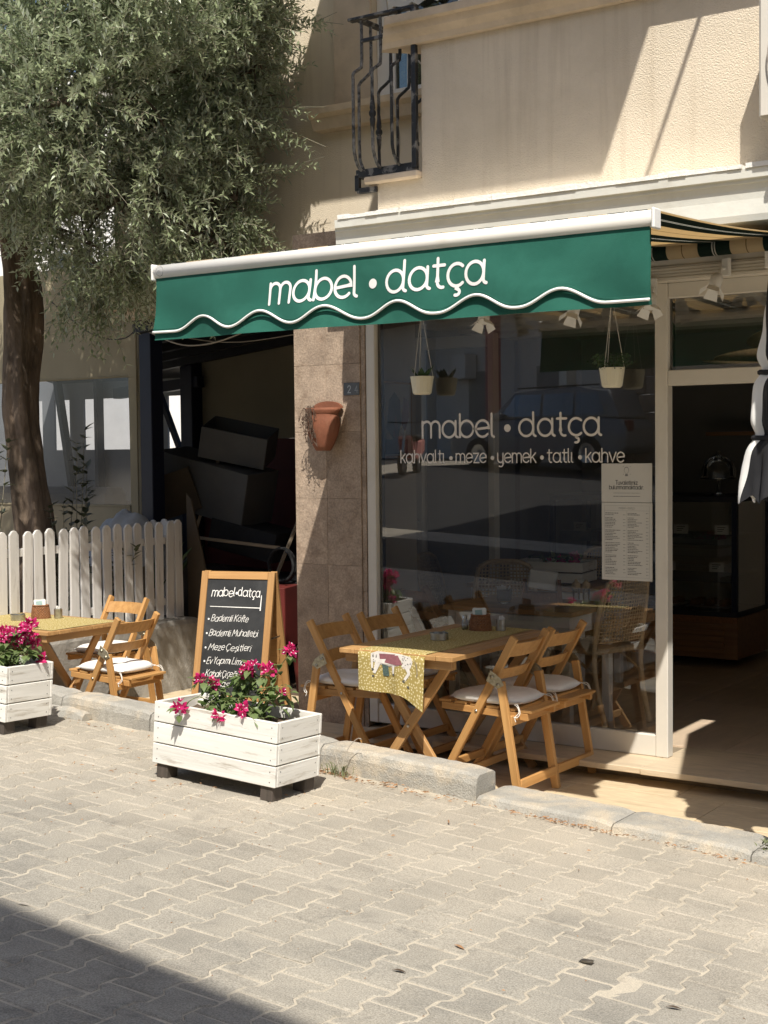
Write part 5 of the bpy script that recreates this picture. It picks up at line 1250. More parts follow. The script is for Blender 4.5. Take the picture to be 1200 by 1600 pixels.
cable('cream cable hanging past the railing down the wall', [(-2.22, .62, 4.9), (-2.08, .5, 4.3), (-2.0, .4, 3.95), (-2.02, .5, 3.70), (-2.12, .6, 3.45), (-2.14, .6, 3.0), (-2.1, .5, 2.86)], .0055, 'cable')
cable('grey cable crossing behind the railing bars', [(-1.85, .1, 4.25), (-1.55, .2, 3.95), (-1.28, .2, 3.72), (-1.22, .2, 3.5), (-1.35, .1, 3.36)], .005, 'cable')
# air conditioner
ac = thing('air_conditioner', 'white outdoor air conditioner unit on the wall at the top right corner', 'air conditioner', (1.115, -.36, 3.225))
MB().box(-.40, .40, -.32, -.06, 0, .60).build('casing', mt['frame_white'], ac, bevel=.012)
gr = MB()
for k in range(7): gr.tube([(.04 + (.05 + .035 * k) * math.cos(t * .2618) + .02, -.326, .30 + (.05 + .035 * k) * math.sin(t * .2618)) for t in range(25)], .003, 4)
gr.build('fan_grille', mt['cable_dark'], ac); MB().lathe([(0, 0), (.26, 0), (.26, .01), (0, .01)], 30, (.06, -.322, .30), m=Matrix.Rotation(R(90), 4, 'X')).build('fan_recess', mt['dark_steel'], ac)
for x in (-.3, .3): bar('bracket', (x, -.33, -.02), (x, 0, -.02), .03, .03, mt['dark_steel'], ac)
mb = MB()
for k in range(5): mb.tube(smoothpts([(-.30 + .01 * k, -.33, .42 + .01 * k), (-.345 + .012 * k, -.345, .30), (-.33 + .01 * k, -.34, .16), (-.27, -.33, .12)], 6), .004, 5)
mb.build('wire_coil', mt['cable'], ac, smooth=True)
# spotlights under the header with barn doors
def spot(label, x, z, rz):
    t = thing('spotlight', label, 'spotlight', (x, -.16, z), R(rz), 'white barn door spotlights under the awning'); t.scale = (.78, .78, .8)
    MB().tube([(0, .06, .10), (0, 0, .09), (0, -.02, .05)], .010, 8).build('stem', mt['plastic_white'], t); MB().box(-.028, .028, .03, .062, .05, .16).build('mount', mt['plastic_white'], t, bevel=.004)
    m = Matrix.Rotation(R(-58), 4, 'X')
    hd_ = MB().lathe([(0, .06), (.03, .055), (.040, .03), (.042, -.04), (.038, -.04), (.03, -.02), (0, -.018)], 18, (0, -.06, .0), cap=False, m=Matrix.Rotation(R(-25), 4, 'X')).build('lamp_head', mt['plastic_white'], t, smooth=True)
    for k in range(4):
        mm = Matrix.Translation((0, -.06, 0)) @ Matrix.Rotation(R(-25), 4, 'X') @ Matrix.Rotation(R(90 * k + 45), 4, 'Z') @ Matrix.Translation((.040, 0, -.040)) @ Matrix.Rotation(R(-38), 4, 'Y')
        MB().prism([(-.032, 0), (.032, 0), (.045, -.06), (-.045, -.06)], 0, .002, lambda y, z, a: mm @ Vector((a, y, z))).build('barn_door', mt['plastic_white'], hd_)
spot('white spotlight with barn doors above the doorway', .345, 2.56, -20)
spot('white spotlight tucked behind the right end of the valance', -.03, 2.49, 15)
spot('white spotlight in the upper right of the shop window, above the hanging pot', -.44, 2.475, -15)
spot('white spotlight just under the middle of the valance', -1.02, 2.475, 20)
for x in (-.35, .70): MB().lathe([(0, 0), (.02, 0), (.02, .05), (0, .05)], 10, (x, -.14, 2.60)).build('conduit_box', mt['plastic_white'], cafe)
# hanging pots behind the glass
def hang(label, x, kind, seed):
    t = thing('hanging_pot', label, 'pot', (x, -.13, 2.062), 0, 'cream hanging pots at the window'); t.scale = (.83, .83, .86); n = 36
    mb = MB(); prof = [(.052, 0), (.064, .012), (.080, .115), (.080, .122), (.074, .122), (.070, .05), (0, .04)]
    vs = []
    for r, z in prof:
        for k in range(n): vs.append((((r + (.0014 if k % 2 else 0)) * math.cos(2 * math.pi * k / n)), (r + (.0014 if k % 2 else 0)) * math.sin(2 * math.pi * k / n), z))
    mb.add(vs, [(i * n + k, i * n + (k + 1) % n, (i + 1) * n + (k + 1) % n, (i + 1) * n + k) for i in range(len(prof) - 1) for k in range(n)]).add([(.052 * math.cos(2 * math.pi * k / n), .052 * math.sin(2 * math.pi * k / n), 0) for k in range(n)], [tuple(range(n - 1, -1, -1))]).build('pot', mt['cream_pot'], t, fix=False)
    for a in (0.3, 2.4, 4.5): MB().tube([(.078 * math.cos(a), .078 * math.sin(a), .118), (0, 0, .56)], .0018, 4).build('string', mt['tie'], t)
    q = random.Random(seed); lv = MB()
    if kind:
        for k in range(11):
            a = q.uniform(0, 6.28); d = Vector((math.cos(a) * .5, math.sin(a) * .5, 1)); leaf_faces(lv, Vector((math.cos(a) * .03, math.sin(a) * .03, .09)), d, Vector((0, 0, 1)), q.uniform(.08, .13), .05, .1, .2)
    else:
        for k in range(60):
            a = q.uniform(0, 6.28); add_leaves(lv, Vector((math.cos(a) * .04, math.sin(a) * .04, .09)), Vector((math.cos(a) * .5, math.sin(a) * .5, q.uniform(.3, 1.4))).normalized(), q, .16, (.022, .009), 6)
    stuff(fastbuild(lv, 'foliage', mt['succulent'], t))
hang('cream hanging pot with paddle cactus in front of the left of the shop window', -1.462, 1, 3); hang('cream hanging pot with feathery plant in front of the right of the shop window', -.268, 0, 5)

# closed parasol at the right edge
um = thing('closed_parasol', 'closed black and white striped parasol at the right edge of the picture', 'parasol', (1.175, -1.5, street_z(1.175, -1.5)))
MB().tube([(0, 0, 0), (0, 0, 2.75)], .022, 12).build('pole', mt['white_paint'], um, smooth=True); MB().lathe([(0, 0), (.11, 0), (.105, .06), (.05, .09), (0, .09)], 24).build('base', mt['kerb'], um)
def um_r(a, z):
    t = (z - 1.50) / 1.2
    r = .205 - .12 * max(0, t) ** 1.1 + .016 * math.sin(a * 8 + 2.2 * math.sin(z * 3)) * (1.1 - t) + .010 * math.sin(a * 3 + z * 6) + .008 * math.sin(a * 19 + z * 9) * math.sin(z * 13) + .010 * noise.noise(Vector((math.cos(a) * 3, math.sin(a) * 3, z * 7)))
    for zb in (1.765, 2.02): r -= .028 * math.exp(-((z - zb) / .035) ** 2)
    return max(.03, r)
na, nz_ = 96, 70
def um_panel(k0, mat):
    mb = MB()
    for k in range(k0, 8, 2):
        def f(u, v):
            a = 2 * math.pi * (k + u) / 8 + .22 * math.sin(v * 4) * .6 + 2.14; zb = 1.515 + .018 * math.sin((k + u) * 9) ; z = zb + (2.68 - zb) * v; r = um_r(a, z); return (r * math.cos(a), r * math.sin(a), z)
        yield mb.__class__().grid(14, nz_, f).build('canopy_panel', mat, um, smooth=True, fix=False)
list(um_panel(0, mt['dark_cloth'])); list(um_panel(1, mt['trim_white']))
for zb in (1.765, 2.02): MB().tube([((um_r(t * .2618, zb) + .008) * math.cos(t * .2618), (um_r(t * .2618, zb) + .008) * math.sin(t * .2618), zb + .012 * math.sin(t * .3)) for t in range(25)], .011, 6).build('tie_band', mt['dark_cloth'], um, smooth=True)

# ================================================================ INTERIOR
def cafe_table(label, cx, cy, L, W, H=.815):
    t = thing('cafe_table', label, 'table', (cx, cy, .0985), 0, 'indoor cafe tables'); h = H - .0985
    for i in range(4): bar('plank', (-L / 2, -W / 2 + W / 4 * (i + .5), h - .014), (L / 2, -W / 2 + W / 4 * (i + .5), h - .014), W / 4 - .002, .028, mt['wood_table'], t)
    for s in (-1, 1): bar('apron', (-L / 2 + .05, s * (W / 2 - .04), h - .085), (L / 2 - .05, s * (W / 2 - .04), h - .085), .02, .10, mt['white_paint'], t); bar('apron', (s * (L / 2 - .04), -W / 2 + .06, h - .085), (s * (L / 2 - .04), W / 2 - .06, h - .085), .02, .10, mt['white_paint'], t)
    for sx in (-1, 1):
        for sy in (-1, 1): bar('leg', (sx * (L / 2 - .05), sy * (W / 2 - .05), 0), (sx * (L / 2 - .05), sy * (W / 2 - .05), h - .03), .05, .05, mt['white_paint'], t)
cafe_table('white legged wooden table just inside the shop window', -1.09, .47, .86, .62)
cafe_table('second wooden table further inside behind the window', -1.65, 1.75, .9, .7)
def rattan_chair(label, loc, rz):
    t = thing('rattan_chair', label, 'chair', loc, R(rz), 'indoor woven rattan chairs'); fr = mt['rattan_frame']
    for s in (-1, 1):
        MB().tube(smoothpts([(.20, s * .20, 0), (.19, s * .205, .25), (.18, s * .21, .44)], 5), .016, 8).build('leg', fr, t, smooth=True)
        MB().tube(smoothpts([(-.27, s * .19, 0), (-.20, s * .20, .25), (-.19, s * .205, .46), (-.23, s * .20, .70), (-.27, s * .17, .86)], 6), .016, 8).build('leg', fr, t, smooth=True)
        MB().tube(smoothpts([(.18, s * .2, .30), (0, s * .2, .40), (-.2, s * .2, .30)], 5), .010, 6).build('brace', fr, t, smooth=True)
    MB().tube(smoothpts([(-.27, -.17, .86), (-.285, -.10, .895), (-.29, 0, .90), (-.285, .10, .895), (-.27, .17, .86)], 5), .016, 8).build('top_rail', fr, t, smooth=True)
    MB().box(-.21, .22, -.22, .22, .43, .465).build('seat', mt['rattan'], t, bevel=.012)
    mb = MB(); n = 15; m = 17
    f = lambda u, v: Vector((-.20 - .08 * v - .02 * math.sin(u * math.pi), (-.19 + .38 * u) * (1 - .12 * v), .50 + .38 * v))
    for i in range(n + 1): mb.tube([f(i / n, j / 6) for j in range(7)], .0055, 4, caps=False)
    for j in range(m + 1): mb.tube([f(i / 6, j / m) for i in range(7)], .0050, 4, caps=False)
    mb.build('woven_back', mt['rattan'], t, smooth=True, fix=False)
    return t
r0 = rattan_chair('rattan chair seen from the side at the door end of the window table', (-.80, .74, .0985), 163)
for lab, loc, a in [('rattan chair with curved woven back at the far side of the window table', (-1.52, .92, .0985), -60), ('rattan chair behind the flower crate at the back table', (-1.62, 2.35, .0985), -92), ('rattan chair in the shadow at the left of the back table', (-2.2, 1.5, .0985), 10)]:
    c = copy_tree(r0); c['label'] = lab; c.location = loc; c.rotation_euler = (0, 0, R(a))
c = copy_tree(ch0); c['label'] = 'dark wooden folding chair inside the window, left corner'; c.location = (-1.72, .40, .0985); c.rotation_euler = (0, 0, R(65)); c['group'] = 'folding wooden chairs indoors'
for ob in c.children:
    if ob.data and ob.data.materials and ob.data.materials[0] == mt['wood']:
        ob.material_slots[0].link = 'OBJECT'; ob.material_slots[0].material = mt['wood_dark']
tag(MB().grid(14, 14, lambda u, v: ((u - .5) * .36, (v - .5) * .34, .02 + .025 * math.sin(u * math.pi) * math.sin(v * math.pi) + .01 * noise.noise(Vector((u * 5, v * 5, 0))))).build('folded_cloth', mt['cushion'], smooth=True, fix=False), 'white folded cloth on the dark chair inside the window', 'cloth').matrix_world = Matrix.Translation((-1.72, .40, .57))
# on the window table
ZT = .816
def on(name, label, cat, loc, rz=0): return thing(name, label, cat, loc, R(rz))
t = on('sugar_jar', 'clear glass jar of white sugar sticks on the window table', 'jar', (-1.23, .40, ZT)); MB().lathe([(0, 0), (.038, 0), (.045, .03), (.045, .085), (.043, .085), (.042, .01), (0, .008)], 20, cap=False).build('jar', mt['clear'], t, smooth=True)
for k in range(14): bar('sugar_stick', (rnd.uniform(-.025, .025), rnd.uniform(-.025, .025), .02), (rnd.uniform(-.035, .035), rnd.uniform(-.035, .035), .105), .010, .004, mt['print_white'], t, bevel=0)
t = on('condiment_caddy', 'brown wooden caddy holding napkins on the window table', 'caddy', (-1.0, .45, ZT), 12)
MB().box(-.11, .11, -.05, .05, 0, .012).build('base', mt['wood_dark'], t); MB().prism([(-.05, .012), (.05, .012), (.03, .10), (.012, .15), (-.012, .15), (-.03, .10)], -.112, -.10, lambda y, z, a: (a, y, z)).build('end_panel', mt['basket'], t); MB().prism([(-.05, .012), (.05, .012), (.03, .10), (.012, .15), (-.012, .15), (-.03, .10)], .10, .112, lambda y, z, a: (a, y, z)).build('end_panel', mt['basket'], t)
MB().box(-.10, .10, -.05, -.04, .012, .07).build('side_panel', mt['basket'], t); MB().box(-.10, .10, .04, .05, .012, .07).build('side_panel', mt['basket'], t)
o = MB().box(-.09, .08, -.03, .02, .0, .11).build('napkin_pack', mt['print_white'], t, bevel=.006); o.location = (0, .02, .09); o.rotation_euler = (0, R(8), R(10))
for k, x in enumerate((-.80, -.745)):
    t = on('pepper_mill', ['glass pepper mill with cork top nearer the caddy on the window table', 'glass salt mill with cork top nearer the door on the window table'][k], 'mill', (x, .50 + .02 * k, ZT)); MB().lathe([(0, 0), (.024, 0), (.024, .02), (.020, .03), (.022, .10), (0, .10)], 16, cap=False).build('glass_body', mt['clear'], t, smooth=True); MB().lathe([(.022, 0), (.025, 0), (.025, .022), (0, .024)], 16, cap=False).build('foot', mt['rattan_frame'], t, smooth=True); MB().lathe([(.020, .10), (.026, .108), (.026, .13), (.012, .142), (.006, .155), (0, .156)], 16, cap=False).build('top', mt['rattan_frame'], t, smooth=True)
t = on('flower_crate', 'white wooden crate with red flowers on the back table', 'crate', (-1.55, 1.65, ZT), 8)
for s in (-1, 1):
    for k in range(2): bar('slat', (-.26, s * .15, .05 + .075 * k), (.26, s * .15, .05 + .075 * k), .012, .065, mt['wood_white'], t); bar('slat', (s * .25, -.144, .05 + .075 * k), (s * .25, .144, .05 + .075 * k), .012, .065, mt['wood_white'], t)
MB().box(-.24, .24, -.14, .14, .01, .09).build('soil', mt['soil'], t); fl = MB(); fw = MB(); lv = MB(); q = random.Random(6)
for k in range(9): bract_cluster(fl, fw, Vector((q.uniform(-.05, .2), q.uniform(-.1, .1), q.uniform(.13, .24))), q, 5, .03)
for k in range(70): leaf_faces(lv, Vector((q.uniform(-.2, .2), q.uniform(-.12, .12), q.uniform(.08, .18))), Vector((q.gauss(0, 1), q.gauss(0, 1), .5)), Vector((0, 0, 1)), .06, .04)
stuff(fastbuild(fl, 'flowers', mt['bract'], t)); stuff(fastbuild(lv, 'leaves', mt['boug_leaf'], t))
# painting on the left inner wall
t = thing('painting', 'framed abstract painting on the inner wall behind the left edge of the glass', 'painting', (-1.899, .24, 1.93))
MB().box(0, .018, -.16, .16, -.235, .235).build('frame', mt['wood_board'], t, bevel=.003); cv = MB().box(.018, .021, -.145, .145, -.22, .22).build('canvas', mt['paper'], t)
for nm, poly, mat in (('paint_shape', [(-.13, -.05), (-.10, .12), (-.04, .17), (.02, .12), (.03, -.02), (-.02, -.16)], 'plate'), ('paint_shape', [(.03, -.02), (.06, .14), (.12, .12), (.12, .02), (.07, -.08)], 'terracotta'), ('paint_shape', [(-.14, -.21), (.10, -.21), (.10, -.12), (-.14, -.12)], 'print_dark'), ('paint_shape', [(-.06, -.10), (-.03, .04), (.0, -.06), (-.01, -.12)], 'pink')):
    MB().add([(.0216, a, b) for a, b in poly], [tuple(range(len(poly)))]).build(nm, mt[mat], cv, fix=False)
# inner sliding door
t = thing('inner_door', 'white framed glass inner door standing behind the window', 'door', (-2.58, 1.55, .0985))
for x in (.02, .62): bar('stile', (x, 0, 0), (x, 0, 2.45), .07, .05, mt['frame_white'], t)
bar('rail', (.056, 0, .06), (.584, 0, .06), .05, .09, mt['frame_white'], t); bar('rail', (.056, 0, 2.40), (.584, 0, 2.40), .05, .08, mt['frame_white'], t)
MB().add([(.05, 0, .1), (.59, 0, .1), (.59, 0, 2.36), (.05, 0, 2.36)], [(0, 1, 2, 3)]).build('pane', mt['clear'], t, fix=False); MB().tube(smoothpts([(.02, -.03, 1.0), (.02, -.07, 1.01), (.02, -.07, 1.12), (.02, -.03, 1.13)], 4), .008, 6).build('handle', mt['metal'], t)
# refrigerated display
t = thing('display_fridge', 'glass fronted display fridge on a slatted dark wood base inside the doorway', 'display case', (-1.50, 2.96, .0985))
FW = .77
bs_ = MB().box(-FW, FW, .02, .68, .07, .38).build('base', mt['wood_dark'], t, bevel=.004)
for k in range(5): bar('slat', (-FW + .08, .012, .13 + .045 * k), (FW - .10, .012, .13 + .045 * k), .018, .028, mt['wood_dark'], bs_)
MB().box(-FW, FW, .005, .0195, .34, .385).build('edge_trim', mt['basket'], bs_)
MB().box(-FW, FW, .0, .70, .386, .42).build('deck', mt['dark_steel'], t); MB().box(-FW, FW, .0, .70, 1.235, 1.28).build('top', mt['dark_steel'], t, bevel=.003)
for x in (-FW + .02, FW - .02):
    for y in (.02, .68): bar('post', (x, y, .42), (x, y, 1.235), .04, .04, mt['navy'], t)
MB().add([(-FW + .04, .01, .42), (FW - .04, .01, .42), (FW - .04, .01, 1.235), (-FW + .04, .01, 1.235)], [(0, 1, 2, 3)]).build('front_glass', mt['pane'], t, fix=False); MB().add([(FW - .01, .04, .42), (FW - .01, .66, .42), (FW - .01, .66, 1.235), (FW - .01, .04, 1.235)], [(0, 1, 2, 3)]).build('side_glass', mt['pane'], t, fix=False)
for z in (.68, .96): sh_ = MB().box(-FW + .05, FW - .05, .10, .62, z, z + .02).build('shelf', mt['int_wall'], t); MB().box(-FW + .05, FW - .05, .088, .099, z - .05, z + .03).build('shelf_edge', mt['plate'], sh_)
MB().box(-FW + .04, FW - .04, .66, .69, .42, 1.235).build('rear_panel', mt['int_wall'], t)
for i, (x, z) in enumerate([(.62, 1.0), (.30, 1.0), (.58, .72), (.20, .72), (-.2, 1.0), (-.2, .72), (-.55, 1.0), (-.6, .72)]):
    c = thing('price_card', ['right card on the upper fridge shelf', 'second card on the upper fridge shelf', 'right card on the lower fridge shelf', 'second card on the lower fridge shelf', 'third card on the upper fridge shelf', 'third card on the lower fridge shelf', 'leftmost card on the upper fridge shelf', 'leftmost card on the lower fridge shelf'][i] + ', white with dark writing', 'price card', (-1.5 + x, 3.055, .0985 + z - .01), R(rnd.uniform(-6, 6)), 'white price cards in the fridge')
    MB().box(-.055, .055, -.001, .001, 0, .07).build('card', mt['print_white'], c); o = MB()
    for k in range(3): o.add([(-.035, -.0018, .05 - .014 * k), (.03 - .012 * k, -.0018, .05 - .014 * k), (.03 - .012 * k, -.0018, .055 - .014 * k), (-.035, -.0018, .055 - .014 * k)], [(0, 1, 2, 3)])
    stuff(o.build('writing', mt['print_dark'], c, fix=False))
for i, x in enumerate((.45, .05, -.4)):
    c = thing('pastry_tray', ['tray of brown pastries at the right end of the fridge', 'tray of brown pastries in the middle of the fridge', 'tray of brown pastries at the left end of the fridge'][i], 'tray', (-1.5 + x, 3.30, .0985 + .422)); MB().box(-.17, .17, -.13, .13, 0, .012).build('tray', mt['metal'], c, bevel=.003)
    for k in range(6): MB().lathe([(0, 0), (.04, 0), (.045, .02), (.03, .045), (0, .05)], 10, (-.11 + .11 * (k % 3), -.06 + .12 * (k // 3), .013), cap=False).build('pastry', mt['basket'], c, smooth=True)
t = thing('cake_stand', 'glass cake stand with domed lid on top of the fridge', 'cake stand', (-.98, 3.25, 1.379)); MB().lathe([(0, 0), (.06, 0), (.055, .008), (.014, .02), (.012, .10), (.03, .115), (.14, .12), (.14, .13), (0, .13)], 24, cap=False).build('stand', mt['clear'], t, smooth=True); MB().lathe([(.13, .131), (.13, .19), (.10, .26), (.04, .295), (.012, .30), (.02, .325), (0, .335)], 24, cap=False).build('dome', mt['clear'], t, smooth=True)
t = thing('security_camera', 'small white round security camera on a shelf inside the door', 'camera', (-.86, 3.95, 1.86)); MB().lathe([(0, 0), (.04, 0), (.04, .05), (.025, .06), (0, .06)], 18, cap=False).build('base', mt['plastic_white'], t, smooth=True); MB().lathe([(0, -.055), (.03, -.045), (.052, -.01), (.052, .015), (.03, .05), (0, .058)], 18, (0, 0, .10), cap=False).build('head', mt['plastic_white'], t, smooth=True); MB().lathe([(0, 0), (.026, 0), (.022, .012), (0, .012)], 16, (0, -.05, .10), cap=False, m=Matrix.Rotation(R(90), 4, 'X')).build('lens', mt['rubber'], t, smooth=True)
MB().box(-1.3, -.5, 3.8, 4.02, 1.83, 1.859).build('wall_shelf', mt['wood_dark'], cafe)
# shelf of straw plates behind the transom
t = thing('storage_shelf', 'dark high shelf inside above the door', 'shelf', (.45, 1.0, 2.18)); MB().box(-.75, .9, -.3, .3, -.03, 0).build('board', mt['wood_dark'], t)
for k, (x, y, z, r_, a) in enumerate([(-.35, 0, .01, .30, 4), (-.30, -.02, .045, .27, -6), (.1, -.05, .02, .33, 7), (.15, 0, .07, .28, -5), (.48, -.05, .02, .3, 3), (.0, .0, .13, .24, 12), (-.2, .05, .16, .2, -14)]):
    c = thing('straw_plate', ['wide straw plate flat at the left of the high shelf', 'straw plate lying on the left wide plate', 'widest straw plate in the middle of the high shelf', 'straw plate tilted on the widest plate', 'straw plate at the right of the high shelf', 'small straw plate tilted near the top of the heap', 'smallest straw plate topping the heap above the door'][k], 'plate', (.45 + x, 1.0 + y, 2.19 + z)); c.rotation_euler = (R(a * .6), R(a), 0)
    MB().lathe([(0, .0), (r_ * .6, .0), (r_, .03), (r_, .036), (r_ * .6, .008), (0, .008)], 28, cap=False).build('plate', mt['rattan'], c, smooth=True)
# ================================================================ LITTER, WEEDS
q = random.Random(31)
wd2 = thing('weed', 'dry green weed growing from the joint under the kerb', 'weed', (-1.16, -1.40, street_z(-1.16, -1.40))); mb = MB()
for k in range(46):
    a = q.uniform(0, 6.28); h = q.uniform(.03, .09); d = Vector((math.cos(a), math.sin(a) * .5, 0)); b = Vector((q.gauss(0, .035), q.gauss(0, .012), 0)); s = Vector((-d.y, d.x, 0)) * .003
    m1 = b + d * h * .3 + Vector((0, 0, h * .7)); e = b + d * h * q.uniform(.6, 1.0) + Vector((0, 0, h * q.uniform(.5, 1)))
    mb.add([b - s, b + s, m1 + s, m1 - s, e], [(0, 1, 2, 3), (3, 2, 4)])
stuff(mb.build('blades', mt['weed'], wd2, fix=False))
P = smoothpts([(.02, 0, 0), (.03, .01, .08), (.06, .02, .15), (.10, .03, .19), (.125, .03, .19)], 5); MB().tube(P, .0022, 4).build('dry_stalk', mt['cable'], wd2); MB().tube(smoothpts([(.01, 0, 0), (-.01, .01, .07), (-.03, .01, .12)], 4), .0018, 4).build('dry_stalk', mt['cable'], wd2)
mb = MB()
def litter(x, y, s, n, rx, ry):
    for k in range(n):
        px, py = x + q.gauss(0, rx), min(-1.345, y + q.gauss(0, ry)); z = street_z(px, py) + .003 + q.uniform(0, .010); a = q.uniform(0, 6.28); L = s * q.uniform(.5, 1.5); w = L * q.uniform(.05, .22)
        d = Vector((math.cos(a), math.sin(a), q.uniform(-.15, .15))); n_ = Vector((-d.y, d.x, q.uniform(-.4, .4))); p = Vector((px, py, z))
        mb.add([p - d * L / 2, p + n_ * w / 2 + Vector((0, 0, .004)), p + d * L / 2, p - n_ * w / 2], [(0, 1, 2, 3)])
litter(-1.62, -1.40, .035, 200, .16, .03); litter(-1.25, -1.40, .035, 170, .22, .025); litter(-.8, -1.42, .022, 60, .25, .02); litter(.15, -1.40, .025, 150, .22, .012); litter(.85, -1.40, .02, 40, .12, .012); litter(-3.3, -1.46, .02, 50, .4, .03)
litter(-1.4, -1.75, .03, 26, .5, .25); litter(-1.9, -2.2, .02, 40, .5, .3); litter(-.5, -2.0, .018, 60, .9, .5); litter(-.3, -2.9, .010, 90, 1.2, .5); litter(-2.3, -2.6, .012, 80, .8, .5)
lt = stuff(mb.build('leaf_litter', mt['dry'], fix=False)); lt['label'] = 'dry brown leaf litter along the foot of the kerb'
for i, (x, y, a, m_, lab) in enumerate([(-.79, -3.72, 20, 'cable', 'pale fallen leaf lying near the shadow edge at the left'), (.55, -3.05, -15, 'dry', 'brown fallen leaf in the middle of the paving'), (1.30, -3.05, 15, 'soil', 'dark fallen leaf at the lower right of the paving'), (.52, -3.36, 10, 'soil', 'dark spot of chewing gum left of centre on the paving')]):
    mb = MB(); z = street_z(x, y) + .004; c, s = math.cos(R(a)), math.sin(R(a)); L, w = .024, .007
    o = MB().grid(6, 2, lambda u, v: ((u - .5) * 2 * L, (v - .5) * 2 * w * math.sin(max(.03, u) * 3.05), .003 * math.sin(u * 4) + .004 * (v - .5) ** 2)).build('fallen_leaf', mt[m_], fix=False)
    tag(o, lab, 'leaf'); o.location = (x, y, z); o.rotation_euler = (0, 0, R(a))
foil = tag(MB().grid(4, 3, lambda u, v: ((u - .5) * .045, (v - .5) * .03, .006 * abs(noise.noise(Vector((u * 7, v * 5, 1)))))).build('foil_scrap', mt['metal'], fix=False), 'crumpled silver foil scrap on the paving at the lower right', 'litter'); foil.location = (.93, -2.88, street_z(.93, -2.88) + .004)
wl2 = thing('kerb_weed', 'small green tuft at the right end of the low kerb', 'weed', (.975, -1.30, street_z(.975, -1.3) + .03)); mb = MB()
for k in range(40):
    a = q.uniform(0, 6.28); d = Vector((math.cos(a), math.sin(a), q.uniform(.4, 2))).normalized(); leaf_faces(mb, Vector((q.gauss(0, .012), q.gauss(0, .02), q.uniform(0, .05))), d, Vector((0, 0, 1)), .022, .009)
stuff(mb.build('leaves', mt['weed'], wl2, fix=False))

# ================================================================ ACROSS THE STREET (seen in the shop window, and casting the shadow at lower left)
ob = thing('opposite_house', 'house across the street whose roof edge shades the lower left paving', 'building', (2.2, -8.65, 0), R(-6.5))
HH = 8.35
MB().box(-5.6, 12, -9, 0, -.3, HH).build('wall', mt['stucco'], ob)
MB().box(-5.75, 12, -9, .12, HH + .001, HH + .14).build('roof_edge', mt['cornice_paint'], ob)
for k in range(4):
    x = -4.6 + k * 3.2
    for z in (1.0, 4.6): w_ = MB().box(x, x + 1.2, .0, .04, z, z + 1.5).build('window', mt['win_dark'], ob); MB().box(x - .08, x + 1.28, .0, .07, z - .08, z - .001).build('sill', mt['trim_stone'], w_)
fb2 = thing('far_house', 'low house with pillars reflected in the shop window behind the parked car', 'building', (-17, -27, 1.3), R(25))
MB().box(-9, 10, -5, 0, -1, 4.2).build('wall', mt['white_paint'], fb2); MB().box(-9.3, 10.3, -5, 1.2, 4.21, 4.5).build('roof', mt['terracotta'], fb2)
for k in range(6): MB().box(-8 + k * 3.2, -7.7 + k * 3.2, .7, 1.0, -1, 4.2).build('pillar', mt['pink'] if k == 3 else mt['cornice_paint'], fb2)
for k in range(5): d_ = MB().box(-7 + k * 3.2, -5.6 + k * 3.2, .0, .05, .2 if k % 2 else 0, 2.6).build('door' if not k % 2 else 'window', mt['grey_panel'], fb2)
MB().box(-1.2, -.2, .05, .45, 2.4, 3.1).build('air_conditioner', mt['plastic_white'], fb2, bevel=.02)
rw = thing('rubble_wall', 'rough stone wall reflected at the right of the shop window', 'wall', (-7.9, -19, 1.0), R(10))
q = random.Random(17)
for r in range(9):
    x = -1.6
    while x < 1.6:
        w_ = q.uniform(.25, .5); MB().box(x, x + w_ - .02, -.2, q.uniform(0, .05), r * .36, r * .36 + .34).build('stone', mt['trav'], rw, bevel=.02); x += w_
# parked car
car = thing('parked_car', 'dark parked SUV reflected in the shop window', 'car', (-10.6, -19.2, street_z(-10.6, -19.2)), R(8))
paint = M('car_paint', (.24, .245, .25), .25, .05, 2, spec=.6)
def loft(sections, name, mat, parent, closed=True):
    n = len(sections[0]); vs = [p for s in sections for p in s]; fs = [(i * n + k, i * n + (k + 1) % n, (i + 1) * n + (k + 1) % n, (i + 1) * n + k) for i in range(len(sections) - 1) for k in range(n)]
    fs += [tuple(range(n)), tuple((len(sections) - 1) * n + k for k in range(n - 1, -1, -1))]
    return MB().add(vs, fs).build(name, mat, parent, smooth=False, bevel=.03)
sec = lambda x, w, z0, z1: [(x, -w, z0), (x, -w * 1.0, z0 + (z1 - z0) * .55), (x, -w * .93, z1), (x, w * .93, z1), (x, w, z0 + (z1 - z0) * .55), (x, w, z0)]
body = loft([sec(-2.25, .80, .42, .82), sec(-2.15, .88, .30, .98), sec(-1.2, .92, .28, 1.03), sec(0, .93, .28, 1.05), sec(1.4, .92, .28, 1.06), sec(2.05, .88, .32, 1.0), sec(2.2, .82, .45, .85)], 'body', paint, car)
loft([sec(-1.15, .84, 1.03, 1.06), sec(-.55, .78, 1.03, 1.62), sec(.9, .78, 1.03, 1.68), sec(1.75, .80, 1.03, 1.58), sec(2.02, .82, 1.02, 1.08)], 'cabin', paint, car)
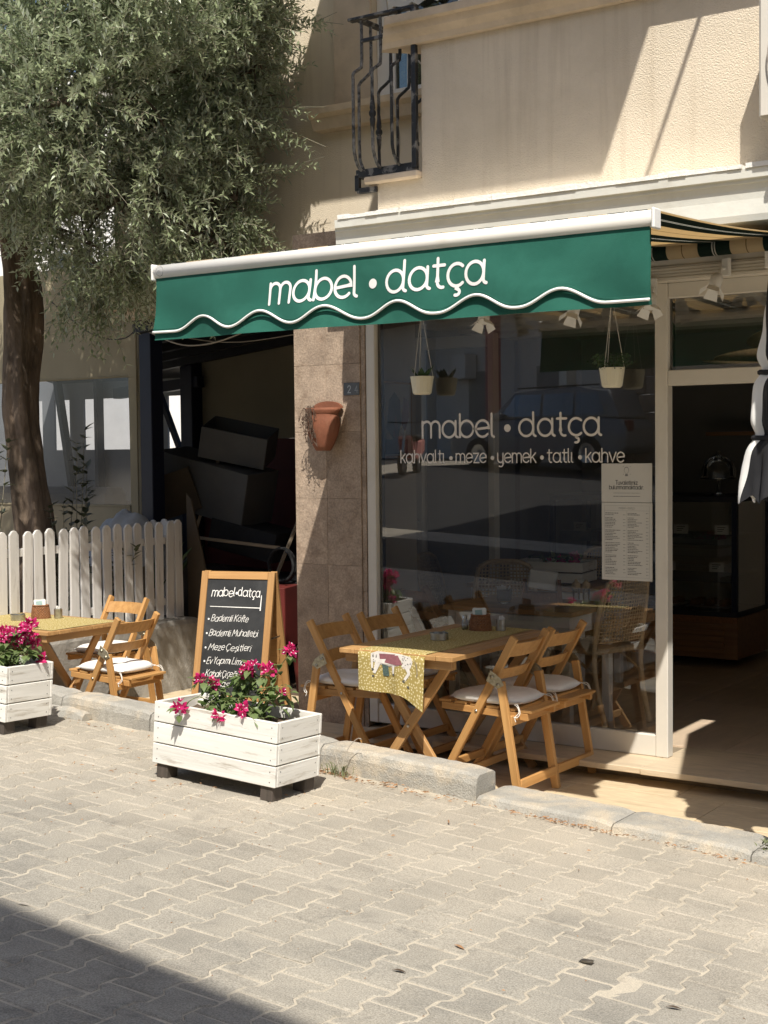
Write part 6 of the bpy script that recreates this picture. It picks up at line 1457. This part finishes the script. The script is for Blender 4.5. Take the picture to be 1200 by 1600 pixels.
for s in (-1, 1):
    for x0, x1, x2, x3 in ((-.85, -.50, .15, .15), (.22, .22, .95, .95), (1.02, 1.02, 1.5, 1.72)):
        MB().add([(x0, s * .845, 1.10), (x3, s * .845, 1.10), (x2, s * .775, 1.54), (x1, s * .775, 1.54)], [(0, 1, 2, 3)]).build('side_window', mt['win_dark'], car, fix=False)
    for x in (-1.38, 1.35):
        wh = MB().lathe([(.20, -.11), (.33, -.10), (.345, -.05), (.345, .05), (.33, .10), (.20, .11)], 28, (x, s * .84, .345), cap=False, m=Matrix.Rotation(R(90), 4, 'X')).build('wheel', mt['rubber'], car, smooth=True); MB().lathe([(0, -.06), (.21, -.09), (.21, .09), (0, .06)], 14, (x, s * .84, .345), m=Matrix.Rotation(R(90), 4, 'X')).build('rim', mt['metal'], wh)
    MB().box(-2.22, -2.12, s * .62 - .15, s * .62 + .15, .70, .84).build('headlight', mt['clear'], car, bevel=.02); MB().box(2.12, 2.21, s * .66 - .12, s * .66 + .12, .75, .98).build('tail_light', mt['red_dark'], car, bevel=.02); bar('roof_rail', (-.5, s * .70, 1.68), (1.5, s * .70, 1.70), .03, .03, mt['dark_steel'], car)
    MB().box(-.95, -.75, s * .93 - .07, s * .93 + .07, 1.05, 1.18).build('mirror', paint, car, bevel=.02)
# parked scooter
sct = thing('motor_scooter', 'parked scooter reflected in the shop window left of the car', 'scooter', (-12.2, -16.0, street_z(-12.2, -16.0)), R(70))
for x in (-.62, .62): wh = MB().lathe([(.15, -.05), (.22, -.045), (.235, 0), (.22, .045), (.15, .05)], 22, (x, 0, .235), cap=False, m=Matrix.Rotation(R(90), 4, 'X')).build('wheel', mt['rubber'], sct, smooth=True); MB().lathe([(0, -.03), (.16, -.04), (.16, .04), (0, .03)], 12, (x, 0, .235), m=Matrix.Rotation(R(90), 4, 'X')).build('rim', mt['metal'], wh)
MB().prism([(-.75, .45), (-.25, .30), (.20, .30), (.42, .75), (.36, .78), (.12, .42), (-.15, .42), (-.30, .68), (-.80, .72)], -.14, .14, lambda x, z, a: (x, a, z)).build('body', mt['pink'], sct, bevel=.03); MB().box(-.75, -.15, -.13, .13, .70, .80).build('seat', mt['rubber'], sct, bevel=.03)
MB().tube([(.62, 0, .24), (.42, 0, .80), (.36, 0, 1.02)], .03, 8).build('fork', mt['metal'], sct); MB().tube([(.36, -.33, 1.04), (.40, 0, 1.02), (.36, .33, 1.04)], .015, 8).build('handlebar', mt['rubber'], sct); MB().lathe([(0, -.05), (.07, -.03), (.08, .03), (0, .05)], 14, (.48, 0, .86), m=Matrix.Rotation(R(90), 4, 'Y')).build('headlight', mt['clear'], sct)
bpy.context.view_layer.update()
